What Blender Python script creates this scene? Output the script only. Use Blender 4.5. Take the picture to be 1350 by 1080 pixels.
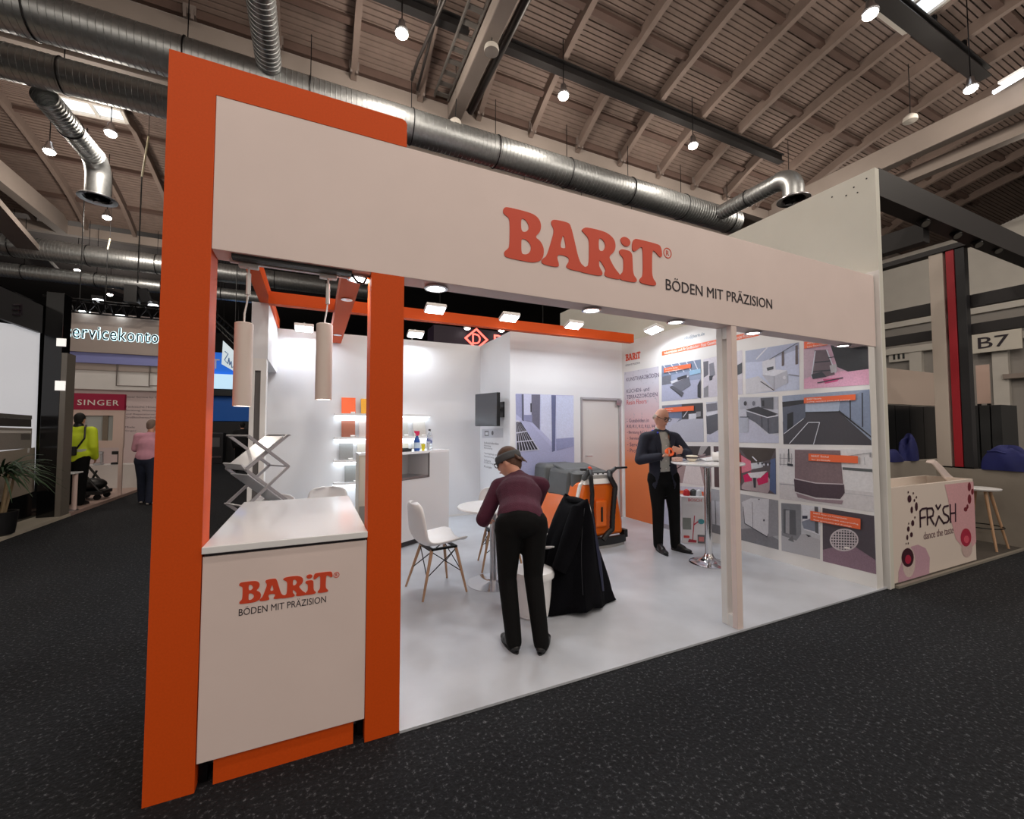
import bpy, bmesh, math, random
from mathutils import Vector, Matrix, Quaternion
for o in list(bpy.data.objects): bpy.data.objects.remove(o)
SC = bpy.context.scene
COL = SC.collection
random.seed(7)
V = Vector
# ---------------------------------------------------------------- camera
FPX, YAW, PITCH, EYE = 562.0, math.radians(25.0), math.radians(2.5), 1.5
FW = V((math.sin(YAW)*math.cos(PITCH), math.cos(YAW)*math.cos(PITCH), math.sin(PITCH)))
RT = V((math.cos(YAW), -math.sin(YAW), 0.0))
UP = RT.cross(FW)
CAM = V((0, 0, EYE))
cd = bpy.data.cameras.new('camera'); cam = bpy.data.objects.new('camera', cd); COL.objects.link(cam)
cd.sensor_width = 36.0; cd.lens = 36.0*FPX/1350.0; cd.clip_end = 300; cd.clip_start = 0.05
cam.location = CAM
cam.rotation_euler = Matrix((RT, UP, -FW)).transposed().to_euler()
SC.camera = cam
# ---------------------------------------------------------------- world, exposure
w = bpy.data.worlds.new('hall_ambience'); SC.world = w; w.use_nodes = True
w.node_tree.nodes['Background'].inputs[0].default_value = (1.0, 0.90, 0.80, 1)
w.node_tree.nodes['Background'].inputs[1].default_value = 0.52
SC.view_settings.view_transform = 'Standard'; SC.view_settings.look = 'None'
SC.view_settings.exposure = 0.0; SC.view_settings.gamma = 1.0
SC.view_settings.use_curve_mapping = False
HALL_LAMP_W, HALL_BULB_W, FLOOD_W, SPOT_W = 44.0, 70.0, 8.6, 3.0
# ---------------------------------------------------------------- pixel -> place (1350 x 1080 frame)
def ray(x, y): return FW*FPX + RT*(x-675.0) - UP*(y-540.0)
def fl(x, y, z=0.0):
    d = ray(x, y); return CAM + d*((z-EYE)/d.z)
def pY(x, y, Y):
    d = ray(x, y); return CAM + d*(Y/d.y)
def pX(x, y, X):
    d = ray(x, y); return CAM + d*(X/d.x)
# ---------------------------------------------------------------- materials
def lin(c):
    c = c/255.0
    return c/12.92 if c <= .04045 else ((c+.055)/1.055)**2.4
_M = {}
def mat(name, rgb, rough=.5, metal=0.0, var=0.0, scale=8.0, bump=0.0, bscale=60.0, emit=0.0, spec=.5, coat=0.0, alpha=1.0, trans=0.0, rgb2=None, det=4.0):
    if name in _M: return _M[name]
    m = bpy.data.materials.new(name); m.use_nodes = True
    nt = m.node_tree; b = nt.nodes['Principled BSDF']
    c = (lin(rgb[0]), lin(rgb[1]), lin(rgb[2]), 1)
    b.inputs['Base Color'].default_value = c
    b.inputs['Roughness'].default_value = rough
    b.inputs['Metallic'].default_value = metal
    b.inputs['Specular IOR Level'].default_value = spec
    b.inputs['Coat Weight'].default_value = coat
    b.inputs['Alpha'].default_value = alpha
    b.inputs['Transmission Weight'].default_value = trans
    if emit > 0:
        b.inputs['Emission Color'].default_value = c; b.inputs['Emission Strength'].default_value = emit
    if var > 0 or rgb2 is not None or bump > 0:
        tc = nt.nodes.new('ShaderNodeTexCoord')
    if var > 0 or rgb2 is not None:
        n = nt.nodes.new('ShaderNodeTexNoise'); n.inputs['Scale'].default_value = scale; n.inputs['Detail'].default_value = det
        nt.links.new(tc.outputs['Object'], n.inputs['Vector'])
        r = nt.nodes.new('ShaderNodeValToRGB')
        if rgb2 is not None:
            c2 = (lin(rgb2[0]), lin(rgb2[1]), lin(rgb2[2]), 1); c1 = c
            r.color_ramp.elements[0].position = .40; r.color_ramp.elements[1].position = .60
        else:
            c1 = tuple(min(1, v*(1-var)) for v in c[:3])+(1,); c2 = tuple(min(1, v*(1+var)) for v in c[:3])+(1,)
            r.color_ramp.elements[0].position = .25; r.color_ramp.elements[1].position = .75
        r.color_ramp.elements[0].color = c1; r.color_ramp.elements[1].color = c2
        nt.links.new(n.outputs['Fac'], r.inputs[0]); nt.links.new(r.outputs[0], b.inputs['Base Color'])
    if bump > 0:
        n2 = nt.nodes.new('ShaderNodeTexNoise'); n2.inputs['Scale'].default_value = bscale; n2.inputs['Detail'].default_value = 3
        nt.links.new(tc.outputs['Object'], n2.inputs['Vector'])
        bp = nt.nodes.new('ShaderNodeBump'); bp.inputs['Strength'].default_value = bump; bp.inputs['Distance'].default_value = .01
        nt.links.new(n2.outputs['Fac'], bp.inputs['Height']); nt.links.new(bp.outputs[0], b.inputs['Normal'])
    _M[name] = m
    return m
WHITE = mat('white_panel', (230, 228, 226), .45, var=.03, scale=3)
FASC = mat('fascia_white', (232, 214, 209), .5, var=.03, scale=3)
WALLW = mat('white_wall_laminate', (226, 227, 231), .5, var=.02, scale=2)
GLOSSW = mat('gloss_white_top', (238, 238, 240), .12, spec=.6)
ORANGE = mat('orange_paint', (214, 80, 16), .6, var=.05, scale=120, spec=.25)
LOGO = mat('logo_red_orange', (214, 72, 40), .5)
INK = mat('dark_ink', (38, 28, 38), .6)
BLACK = mat('black_plastic', (18, 18, 20), .45)
BLACKM = mat('black_metal', (22, 22, 25), .35, metal=.6)
CHROME = mat('chrome', (215, 215, 218), .12, metal=1.0)
STEEL = mat('brushed_steel', (190, 190, 194), .3, metal=1.0, var=.06, scale=30)
GALV = mat('galvanised_duct', (176, 178, 178), .40, metal=.85, var=.15, scale=14)
CONC = mat('painted_concrete', (150, 138, 130), .8, var=.06, scale=2)
ROOFW = mat('roof_plank_wood', (128, 110, 101), .8, var=.12, scale=5)
RAFT = mat('rafter_wood', (132, 115, 106), .75, var=.08, scale=4)
PURL = mat('purlin_wood', (96, 76, 68), .8, var=.1, scale=4)
def emis(name, rgb, s): return mat(name, rgb, .5, emit=s)
# ---------------------------------------------------------------- mesh helper
class MB:
    def __init__(s): s.v, s.f, s.m = [], [], []
    def add(s, vs, fs, m=0):
        o = len(s.v); s.v += [tuple(p) for p in vs]
        for f in fs: s.f.append(tuple(i+o for i in f)); s.m.append(m)
        return s
    def box(s, x0, x1, y0, y1, z0, z1, m=0):
        if x1 < x0: x0, x1 = x1, x0
        if y1 < y0: y0, y1 = y1, y0
        if z1 < z0: z0, z1 = z1, z0
        return s.add([(x0,y0,z0),(x1,y0,z0),(x1,y1,z0),(x0,y1,z0),(x0,y0,z1),(x1,y0,z1),(x1,y1,z1),(x0,y1,z1)],
                     [(3,2,1,0),(4,5,6,7),(0,1,5,4),(1,2,6,5),(2,3,7,6),(3,0,4,7)], m)
    def obox(s, c, ux, uy, uz, m=0):   # oriented box: centre and half-axis vectors
        c, ux, uy, uz = V(c), V(ux), V(uy), V(uz)
        P = [c+ux*a+uy*b+uz*d for d in (-1,1) for a, b in ((-1,-1),(1,-1),(1,1),(-1,1))]
        fs = [(3,2,1,0),(4,5,6,7),(0,1,5,4),(1,2,6,5),(2,3,7,6),(3,0,4,7)]
        if ux.cross(uy).dot(uz) < 0: fs = [f[::-1] for f in fs]
        return s.add(P, fs, m)
    def beam(s, a, b, w, h, up=(0,0,1), m=0):
        a, b = V(a), V(b); d = b-a; u = V(up)
        sx = d.cross(u)
        if sx.length < 1e-5: sx = d.cross(V((1,0,0)))
        sx.normalize(); su = sx.cross(d).normalized()
        return s.obox((a+b)/2, d/2, sx*w/2, su*h/2, m)
    def prism(s, pts, ext, m=0):       # closed polygon swept by ext
        n = len(pts); e = V(ext); a = [V(p) for p in pts]
        return s.add(a+[p+e for p in a], [tuple(range(n))[::-1], tuple(range(n, 2*n))]+[(i,(i+1)%n,n+(i+1)%n,n+i) for i in range(n)], m)
    def cyl(s, a, b, ra, rb=None, n=16, m=0, caps=True):
        rb = ra if rb is None else rb
        a, b = V(a), V(b); d = (b-a).normalized()
        u = d.cross(V((0,0,1)) if abs(d.z) < .95 else V((1,0,0))).normalized(); w_ = d.cross(u)
        P = [c+(u*math.cos(2*math.pi*i/n)+w_*math.sin(2*math.pi*i/n))*r for c, r in ((a,ra),(b,rb)) for i in range(n)]
        fs = [(i,(i+1)%n,n+(i+1)%n,n+i) for i in range(n)]
        if caps: fs += [tuple(range(n))[::-1], tuple(range(n,2*n))]
        return s.add(P, fs, m)
    def tube(s, path, r, n=8, m=0, closed=False):
        path = [V(p) for p in path]; k = len(path); rr = r if isinstance(r, (list,tuple)) else [r]*k
        P = []; pu = None
        for i, p in enumerate(path):
            if closed: d = path[(i+1)%k]-path[i-1]
            else: d = path[min(i+1,k-1)]-path[max(i-1,0)]
            d = d.normalized()
            if pu is None: u = d.cross(V((0,0,1)) if abs(d.z) < .9 else V((1,0,0))).normalized()
            else: u = (pu-d*pu.dot(d)).normalized()
            pu = u; w_ = d.cross(u)
            P += [p+(u*math.cos(2*math.pi*j/n)+w_*math.sin(2*math.pi*j/n))*rr[i] for j in range(n)]
        fs = [(i*n+j, i*n+(j+1)%n, ((i+1)%k)*n+(j+1)%n, ((i+1)%k)*n+j) for i in range(k if closed else k-1) for j in range(n)]
        if not closed: fs += [tuple(range(n))[::-1], tuple(range((k-1)*n, k*n))]
        return s.add(P, fs, m)
    def lathe(s, prof, c=(0,0,0), n=24, m=0, sx=1.0, sy=1.0):   # (r, z) profile about z
        c = V(c); P = []; k = len(prof)
        for r, z in prof: P += [c+V((r*sx*math.cos(2*math.pi*j/n), r*sy*math.sin(2*math.pi*j/n), z)) for j in range(n)]
        fs = [(i*n+j, i*n+(j+1)%n, (i+1)*n+(j+1)%n, (i+1)*n+j) for i in range(k-1) for j in range(n)]
        if prof[0][0] > 1e-6: fs.append(tuple(range(n))[::-1])
        if prof[-1][0] > 1e-6: fs.append(tuple(range((k-1)*n, k*n)))
        return s.add(P, fs, m)
    def ell(s, c, rx, ry=None, rz=None, n=14, k=9, m=0):
        ry = rx if ry is None else ry; rz = rx if rz is None else rz
        return s.lathe([(math.sin(math.pi*i/k), -rz*math.cos(math.pi*i/k)) for i in range(k+1)], c, n, m, rx, ry)
    def grid(s, fn, nu, nv, m=0):
        P = [fn(i/nu, j/nv) for j in range(nv+1) for i in range(nu+1)]
        return s.add(P, [(j*(nu+1)+i, j*(nu+1)+i+1, (j+1)*(nu+1)+i+1, (j+1)*(nu+1)+i) for j in range(nv) for i in range(nu)], m)
    def mesh(s, name, mats):
        me = bpy.data.meshes.new(name); me.from_pydata(s.v, [], s.f)
        if not isinstance(mats, (list,tuple)): mats = [mats]
        for q in mats: me.materials.append(q)
        me.polygons.foreach_set('material_index', s.m); me.update()
        return me
    def build(s, name, mats, parent=None, smooth=False, bevel=0.0, solid=0.0, sub=0):
        o = bpy.data.objects.new(name, s.mesh(name, mats)); COL.objects.link(o)
        return finish(o, parent, smooth, bevel, solid, sub)
def finish(o, parent=None, smooth=False, bevel=0.0, solid=0.0, sub=0):
    if parent is not None:
        o.parent = parent; o.matrix_parent_inverse = parent.matrix_world.inverted() if parent.get('_w') else Matrix.Identity(4)
        if parent.get('loc') is not None: o.matrix_parent_inverse = Matrix.Translation(-V(parent['loc']))
    if solid:
        md = o.modifiers.new('solid','SOLIDIFY'); md.thickness = solid; md.offset = 0
    if sub:
        md = o.modifiers.new('sub','SUBSURF'); md.levels = sub; md.render_levels = sub
    if bevel:
        md = o.modifiers.new('bevel','BEVEL'); md.width = bevel; md.segments = 2; md.limit_method = 'ANGLE'
    if smooth:
        me = o.data; me.polygons.foreach_set('use_smooth', [True]*len(me.polygons))
        if not sub:
            try: me.set_sharp_from_angle(angle=math.radians(40))
            except Exception: pass
    return o
def tag(o, label, cat, group=None):
    o['label'] = label; o['category'] = cat
    if group: o['group'] = group
    return o
def thing(name, label, cat, loc=(0,0,0), group=None):
    # Empty at the thing's base; its parts are written in world coordinates
    o = bpy.data.objects.new(name, None); COL.objects.link(o); o.location = loc; o.empty_display_size = .1
    o['loc'] = tuple(loc)
    return tag(o, label, cat, group)
def local_thing(name, label, cat, loc=(0,0,0), rz=0.0, group=None):
    # Empty at the thing's base; its parts are written in the thing's own coordinates
    o = bpy.data.objects.new(name, None); COL.objects.link(o); o.location = loc; o.rotation_euler = (0,0,rz); o.empty_display_size = .1
    return tag(o, label, cat, group)
def copy_tree(o, parent=None):
    c = o.copy(); COL.objects.link(c)
    if parent is not None:
        c.parent = parent; c.matrix_parent_inverse = o.matrix_parent_inverse.copy()
    for ch in list(o.children): copy_tree(ch, c)
    return c
def struct(o): o['kind'] = 'structure'; return o
def stuff(o): o['kind'] = 'stuff'; return o
# ---------------------------------------------------------------- lettering and flat print
def text_mesh(txt, width=None, height=None, depth=.002, spacing=1.0, align='L'):
    cu = bpy.data.curves.new('lettering', 'FONT'); cu.body = txt; cu.size = 1.0; cu.extrude = .5; cu.space_character = spacing
    cu.resolution_u = 3
    ob = bpy.data.objects.new('lettering', cu); COL.objects.link(ob)
    dg = bpy.context.evaluated_depsgraph_get()
    me = bpy.data.meshes.new_from_object(ob.evaluated_get(dg))
    bpy.data.objects.remove(ob); bpy.data.curves.remove(cu)
    xs = [v.co.x for v in me.vertices]; ys = [v.co.y for v in me.vertices]
    x0, x1, y0, y1 = min(xs), max(xs), min(ys), max(ys)
    sx = width/(x1-x0) if width else None; sy = height/(y1-y0) if height else None
    sx = sx or sy; sy = sy or sx
    for v in me.vertices: v.co = V(((v.co.x-x0)*sx, (v.co.y-y0)*sy, (v.co.z+.5)*depth))
    return me
FRONT = (V((1,0,0)), V((0,0,1)))      # faces -Y
RIGHTW = (V((0,-1,0)), V((0,0,1)))    # faces -X
LEFTW = (V((0,1,0)), V((0,0,1)))      # faces +X
def lettering(name, txt, org, basis, m, parent=None, width=None, height=None, depth=.002, spacing=1.0, shear=0.0, words=True):
    me = text_mesh(txt, width, height, depth, spacing); ux, uy = basis; un = ux.cross(uy); o_ = V(org)
    for v in me.vertices: v.co = o_+ux*(v.co.x+shear*v.co.y)+uy*v.co.y+un*v.co.z
    me.materials.clear(); me.materials.append(m)
    if ' ' in txt and words:
        ws = [w_ for w_ in txt.split(' ') if w_]; bm = bmesh.new(); bm.from_mesh(me)
        # islands -> words by the widest gaps along the reading direction
        seen, isl = set(), []
        for v in bm.verts:
            if v in seen: continue
            st, comp = [v], []
            seen.add(v)
            while st:
                q = st.pop(); comp.append(q)
                for e in q.link_edges:
                    r = e.other_vert(q)
                    if r not in seen: seen.add(r); st.append(r)
            xs = [(q.co-o_).dot(ux) for q in comp]; isl.append((min(xs), max(xs), comp))
        isl.sort(key=lambda k: k[0]); gaps = []; hi = isl[0][1]
        for i in range(1, len(isl)):
            gaps.append((isl[i][0]-hi, i)); hi = max(hi, isl[i][1])
        cuts = sorted(i for g, i in sorted(gaps, reverse=True)[:len(ws)-1])
        grp = {}
        for i, (a_, b_, comp) in enumerate(isl):
            k = sum(1 for c_ in cuts if i >= c_)
            for q in comp: grp[q.index] = k
        bm.free(); out = None
        for k in range(len(cuts)+1):
            ids = [i for i in range(len(me.vertices)) if grp.get(i) == k]; mp = {i: j for j, i in enumerate(ids)}
            m2 = bpy.data.meshes.new(name); m2.from_pydata([me.vertices[i].co[:] for i in ids], [], [[mp[i] for i in p.vertices] for p in me.polygons if p.vertices[0] in mp]); m2.materials.append(m)
            out = bpy.data.objects.new(name, m2); COL.objects.link(out); finish(out, parent)
        return out
    o = bpy.data.objects.new(name, me); COL.objects.link(o)
    return finish(o, parent)
def chaikin(pts, it=2):
    for _ in range(it):
        q = []
        for i in range(len(pts)):
            a, b = pts[i], pts[(i+1)%len(pts)]
            q += [(a[0]*.75+b[0]*.25, a[1]*.75+b[1]*.25), (a[0]*.25+b[0]*.75, a[1]*.25+b[1]*.75)]
        pts = q
    return pts
def outline_mesh(loops, org, basis, depth):     # 2-D outlines with holes -> solid mesh on a plane
    cu = bpy.data.curves.new('outline', 'CURVE'); cu.dimensions = '2D'; cu.fill_mode = 'BOTH'; cu.extrude = .5
    for lp in loops:
        sp = cu.splines.new('POLY'); sp.points.add(len(lp)-1); sp.use_cyclic_u = True
        for p, q in zip(sp.points, lp): p.co = (q[0], q[1], 0, 1)
    ob = bpy.data.objects.new('outline', cu); COL.objects.link(ob)
    me = bpy.data.meshes.new_from_object(ob.evaluated_get(bpy.context.evaluated_depsgraph_get()))
    bpy.data.objects.remove(ob); bpy.data.curves.remove(cu)
    ux, uy = basis; un = ux.cross(uy); o_ = V(org)
    for v in me.vertices: v.co = o_+ux*v.co.x+uy*v.co.y+un*((v.co.z+.5)*depth)
    return me
def outline(name, loops, org, basis, m, parent=None, depth=.002):
    me = outline_mesh(loops, org, basis, depth); me.materials.clear(); me.materials.append(m)
    o = bpy.data.objects.new(name, me); COL.objects.link(o)
    return finish(o, parent)
class Print:
    """Flat ink shapes on a wall plane, joined into one printed sheet; every shape lies a hair above the one before it."""
    def __init__(s, place, un): s.place, s.un, s.mb, s.mats, s.n = place, V(un), MB(), [], 0
    def poly(s, pts, m, lift=None):
        if m not in s.mats: s.mats.append(m)
        s.n += 1; e = s.un*(.0016+.00035*s.n)
        P = [s.place(*p)+e for p in pts]
        nrm = V((0,0,0))
        for i in range(len(P)):
            a, b = P[i], P[(i+1)%len(P)]; nrm += a.cross(b)
        if nrm.dot(s.un) < 0: P = P[::-1]
        s.mb.add(P, [tuple(range(len(P)))], s.mats.index(m)); return s
    def rect(s, x0, y0, x1, y1, m): return s.poly([(x0,y0),(x1,y0),(x1,y1),(x0,y1)], m)
    def disc(s, cx, cy, rx, ry, m, n=20): return s.poly([(cx+rx*math.cos(2*math.pi*i/n), cy+ry*math.sin(2*math.pi*i/n)) for i in range(n)], m)
    def line(s, a, b, w_, m):
        dx, dy = b[0]-a[0], b[1]-a[1]; L = math.hypot(dx, dy) or 1; nx, ny = -dy/L*w_/2, dx/L*w_/2
        return s.poly([(a[0]+nx,a[1]+ny),(b[0]+nx,b[1]+ny),(b[0]-nx,b[1]-ny),(a[0]-nx,a[1]-ny)], m)
    def build(s, name, parent): return s.mb.build(name, s.mats, parent)
# ================================================================ the hall
CARPET = mat('dark_carpet', (42, 42, 44), .95, bump=.9, bscale=55, spec=.25)
def carpet_nodes():
    nt = CARPET.node_tree; b = nt.nodes['Principled BSDF']
    tc = nt.nodes.new('ShaderNodeTexCoord')
    n = nt.nodes.new('ShaderNodeTexNoise'); n.inputs['Scale'].default_value = 48; n.inputs['Detail'].default_value = 6; n.inputs['Roughness'].default_value = .7
    r = nt.nodes.new('ShaderNodeValToRGB'); e = r.color_ramp.elements
    e[0].position = .30; e[0].color = (.0062,.0068,.0082,1); e[1].position = .57; e[1].color = (.0150,.0165,.0200,1)
    k = e.new(.66); k.color = (.115,.122,.135,1)
    nt.links.new(tc.outputs['Object'], n.inputs['Vector']); nt.links.new(n.outputs['Fac'], r.inputs[0]); nt.links.new(r.outputs[0], b.inputs['Base Color'])
carpet_nodes()
struct(MB().box(-34, 24, -13, 40, -.10, 0).build('floor', CARPET))
HWALL = mat('hall_wall_plaster', (205, 200, 192), .8, var=.05, scale=2)
HDARK = mat('hall_far_wall', (70, 66, 66), .9, var=.1, scale=1)
struct(MB().box(-34, 24, 40, 40.3, 0, 12).build('wall_back', HDARK))
struct(MB().box(-34.3, -34, -13, 40, 0, 12).build('wall_left', HDARK))
wr = struct(MB().box(24, 24.3, -13, 40, 0, 12).build('wall_right', HWALL))
# --- arched timber roof, two bays
PROF = [(8.25,8.40),(7.35,8.85),(6.67,9.10),(5.9,9.30),(5.1,9.47),(4.0,9.66),(3.0,9.80),(2.0,9.88),(0.0,9.95)]
def arch(d):
    d = abs(d)
    for (d0,z0),(d1,z1) in zip(PROF, PROF[1:]):
        if d >= d1: return z1+(z0-z1)*(d-d1)/(d0-d1)
    return PROF[-1][1]
def roof1(Y): return arch(min(abs(Y-.2), 8.25))
def roof2(Y):
    e = min(Y-9.87, 19.0-Y); return arch(max(0, 8.25-max(e, 0)))
ceil = bpy.data.objects.new('ceiling', None); COL.objects.link(ceil); struct(ceil); ceil['label'] = 'arched brown timber plank roof of the exhibition hall'
XR0, XR1 = -17.0, 23.5
def bay(Y0, Y1, rf, n):
    pts = []; Y = Y0
    while Y < Y1:
        s = (rf(Y+.05)-rf(Y-.05))/.1; pts.append(Y); Y += n/math.hypot(1, s)
    mb = MB(); deck = MB()
    for a, b in zip(pts, pts[1:]):
        za, zb = rf(a), rf(b); d = V((0, b-a, zb-za)); g = d*.12
        A, B = V((0,a,za))+g, V((0,b,zb))-g
        mb.add([(XR0,A.y,A.z),(XR1,A.y,A.z),(XR1,B.y,B.z),(XR0,B.y,B.z)], [(0,3,2,1)])
        mb.add([(XR0,A.y,A.z),(XR1,A.y,A.z),(XR1,A.y,A.z+.03),(XR0,A.y,A.z+.03)], [(0,1,2,3)])
        mb.add([(XR0,B.y,B.z),(XR1,B.y,B.z),(XR1,B.y,B.z+.03),(XR0,B.y,B.z+.03)], [(3,2,1,0)])
        deck.add([(XR0,a,za+.03),(XR1,a,za+.03),(XR1,b,zb+.03),(XR0,b,zb+.03)], [(0,3,2,1)])
    stuff(mb.build('plank_deck', ROOFW, ceil)); deck.build('leak_backing', mat('roof_gap_dark', (40,30,27), .9), ceil)  # dark backing added above the planks so no light leaks through their gaps
bay(-8.05, 8.44, roof1, .092); bay(9.88, 19.0, roof2, .11)
def rafters(Y0, Y1, rf, x0, x1, step=1.275, base=.579):
    ys = [Y0+(Y1-Y0)*i/16 for i in range(17)]; mb = MB()
    P = [(sx, y, rf(y)-h) for sx in (-.055,.055) for h in (0.0,.24) for y in ys]; n = len(ys)
    fs = []
    for i in range(n-1):
        a, b, c, d = i, n+i, 2*n+i, 3*n+i
        fs += [(a,b,b+1,a+1),(c,c+1,d+1,d),(b,d,d+1,b+1)]
    fs += [(0,2*n,3*n,n),(n-1,2*n-1,4*n-1,3*n-1)]
    me = mb.add(P, fs).mesh('rafter', RAFT)
    k0 = math.ceil((x0-base)/step); X = base+k0*step
    while X < x1:
        o = bpy.data.objects.new('rafter', me); COL.objects.link(o); o.location.x = X; o.parent = ceil; X += step
rafters(1.4, 8.44, roof1, -1.0, 20.5); rafters(9.9, 18.9, roof2, -16, 3)
def purlins(ys, rf, x0, x1):
    for y in ys:
        z = rf(y); s = (rf(y+.1)-rf(y-.1))/.2; u = V((0,1,s)).normalized(); nn = V((0,-s,1)).normalized()
        MB().obox(((x0+x1)/2, y, z-.055), ((x1-x0)/2,0,0), u*.055, nn*.055).build('purlin', PURL, ceil)
purlins((7.75, 6.2, 5.0, 3.2, 1.8), roof1, -2, 20.5); purlins((18, 16.4, 14.8, 13.2, 11.6), roof2, -16, 3)
struct(MB().box(-17, 23.5, 19.2, 40, 9.0, 9.1).build('ceiling_2', HDARK))['label'] = 'dark roof over the far end of the hall'
# concrete girders along Y and eaves beams along X
def structbox(name, mb, m, label=None, bevel=0.0):
    o = struct(mb.build(name, m, bevel=bevel))
    if label: o['label'] = label
    return o
for i, y in enumerate((8.45, 9.75, 19.0)):
    structbox('eaves_beam', MB().box(-17, 22, y, y+.22, 8.0, 8.30), CONC)
structbox('gutter_slab', MB().box(-17, 22, 8.6, 9.8, 8.28, 8.36), CONC)
for x in (-7.72, 2.58, 12.95):
    structbox('tie_girder', MB().box(x-.14, x+.14, -8, 8.45, 8.0, 8.52), CONC, bevel=.02)
structbox('tie_girder', MB().box(-7.86, -7.58, 9.9, 19.0, 8.0, 8.55), CONC)
structbox('tie_girder', MB().prism([(13.75,-8,7.85),(14.0,-8,7.85),(14.0,-8,8.15),(13.75,-8,8.15)], (0,20,0)), CONC)
structbox('trough_beam', MB().beam((-7.0,13.2,7.0), (-8.45,20.2,7.0), .5, .16).beam((-8.45,20.1,7.0), (-5.6,25.2,7.0), .5, .16), CONC)
# rafter shoes on the eaves beam
shoe = MB().box(-.09,.09,-.10,.06,-.02,.18).box(-.07,-.03,-.14,-.10,-.12,.06).box(.03,.07,-.14,-.10,-.12,.06).mesh('rafter_shoe', mat('shoe_grey', (128,116,110), .7))
for k in range(-2, 12):
    o = bpy.data.objects.new('rafter_shoe', shoe); COL.objects.link(o); o.location = (.579+1.275*k, 8.42, 8.32); o.parent = ceil
# dark valley beam pieces beneath the rafters along the eaves
MB().box(-17, 22, 8.36, 8.449, 8.30, 8.62).build('valley_board', PURL, ceil)
# --- lattice girder edge and cables beside the tie girder
t = thing('cable_tray', 'grey metal ladder cable tray running beside the concrete tie girder', 'cable tray', (2.2, 4, 8.2))
TR = mat('tray_grey', (120,116,112), .5, metal=.5)
for x in (2.12, 2.40): MB().box(x-.012, x+.012, 1, 8.3, 8.25, 8.33).build('side_rail', TR, t)
rung = MB().box(-.14,.14,-.05,.05,0,.02).mesh('rung', TR)
for k in range(26):
    o = bpy.data.objects.new('rung', rung); COL.objects.link(o); o.location = (2.26, 1.2+k*.28, 8.27); finish(o, t)
tag(MB().tube([(2.86,1,8.12),(2.86,8.2,8.12)], .075, 12).build('service_pipe', mat('pipe_dark',(70,66,64),.4,metal=.6), smooth=True), 'dark round service pipe running along the concrete tie girder', 'pipe')
tag(MB().tube([(1.95,5.6,8.6),(1.62,7.6,8.25),(1.60,8.0,8.2)], .03, 8).tube([(1.75,5.6,8.6),(1.75,8.2,8.2)], .025, 8).build('conduit', mat('pipe_dark',(70,66,64)), smooth=True), 'thin bent conduits hanging beside the cable tray', 'conduit')
# --- suspended rails along X with hangers
def rail(name, y, z, x0, x1, label, hy, w=.16, h=.17):
    t = thing(name, label, 'rail', ((x0+x1)/2, y, z))
    MB().box(x0, x1, y-w/2, y+w/2, z-.04, z-.02).box(x0, x1, y-.015, y+.015, z-.02, z+h-.02).box(x0, x1, y-w/2, y+w/2, z+h-.02, z+h).build('profile', mat('rail_dark',(52,50,50),.5,metal=.4), t)
    k0 = math.ceil((x0-.579)/1.275); X = .579+1.275*k0
    while X < x1:
        zz = roof1(y+hy)-.24
        hm = MB().cyl((X,y,z+h-.01),(X,y,zz+.02),.014,n=6).prism([(X,y,zz+.10),(X-.07,y,zz-.02),(X,y,zz-.10),(X+.07,y,zz-.02)],(0,.05,0))
        hm.build('hanger', BLACKM, t); X += 1.275
rail('suspended_rail', 7.0, 8.60, 3.0, 11.2, 'dark steel rail hung on rods below the rafters past the round duct', 0)
rail('service_rail', 3.70, 8.95, 5.2, 12.8, 'dark steel service rail running below the roof skylight', 0, .26, .15)
rail('cable_rail', 7.0, 8.60, .4, 2.4, 'short dark rail beside the cable tray', 0)
# --- spiral ducts
def duct_mesh(x0, x1, y, z, r, pitch=.085):
    n = 20; mb = MB(); k = int((x1-x0)/pitch)
    prof = []
    for i in range(k+1):
        x = x0+i*pitch; prof += [(x, r),(x+pitch*.86, r),(x+pitch*.9, r+.008),(x+pitch*.96, r+.008)]
    P = [(x, y+rr*math.cos(2*math.pi*j/n), z+rr*math.sin(2*math.pi*j/n)) for x, rr in prof for j in range(n)]
    m_ = len(prof)
    mb.add(P, [(i*n+j, (i+1)*n+j, (i+1)*n+(j+1)%n, i*n+(j+1)%n) for i in range(m_-1) for j in range(n)]+[tuple(range(n)), tuple(range((m_-1)*n, m_*n))[::-1]])
    return mb
def duct(label, x0, x1, y, z, r, ztop, loc=None, step=1.75, off=.6):
    t = thing('spiral_duct', label, 'duct', ((x0+x1)/2, y, z), None)
    duct_mesh(x0, x1, y, z, r).build('duct_body', GALV, t, smooth=True)
    X = x0+off
    while X < x1:
        MB().tube([(X, y+(r+.012)*math.cos(a), z+(r+.012)*math.sin(a)) for a in [2*math.pi*i/24 for i in range(24)]], .011, 6, closed=True).build('strap', BLACK, t, smooth=True)
        MB().cyl((X, y, z+r), (X, y, ztop), .008, n=5).build('hanger_rod', BLACKM, t)
        X += step
    return t
duct('large spiral duct running under the eaves beam just above the orange portal', -13, 10.6, 8.0, 7.27, .30, 8.4)
duct('spiral duct behind the first one with a branch above the aisle', -13, 9.5, 9.55, 7.47, .27, 8.3, off=.3)
duct('far spiral duct under the rear eaves beam', -16, 3, 18.0, 7.05, .32, 8.2)
duct('lower far spiral duct below the rear eaves beam', -16, 3, 18.6, 6.45, .22, 8.2)
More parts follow.
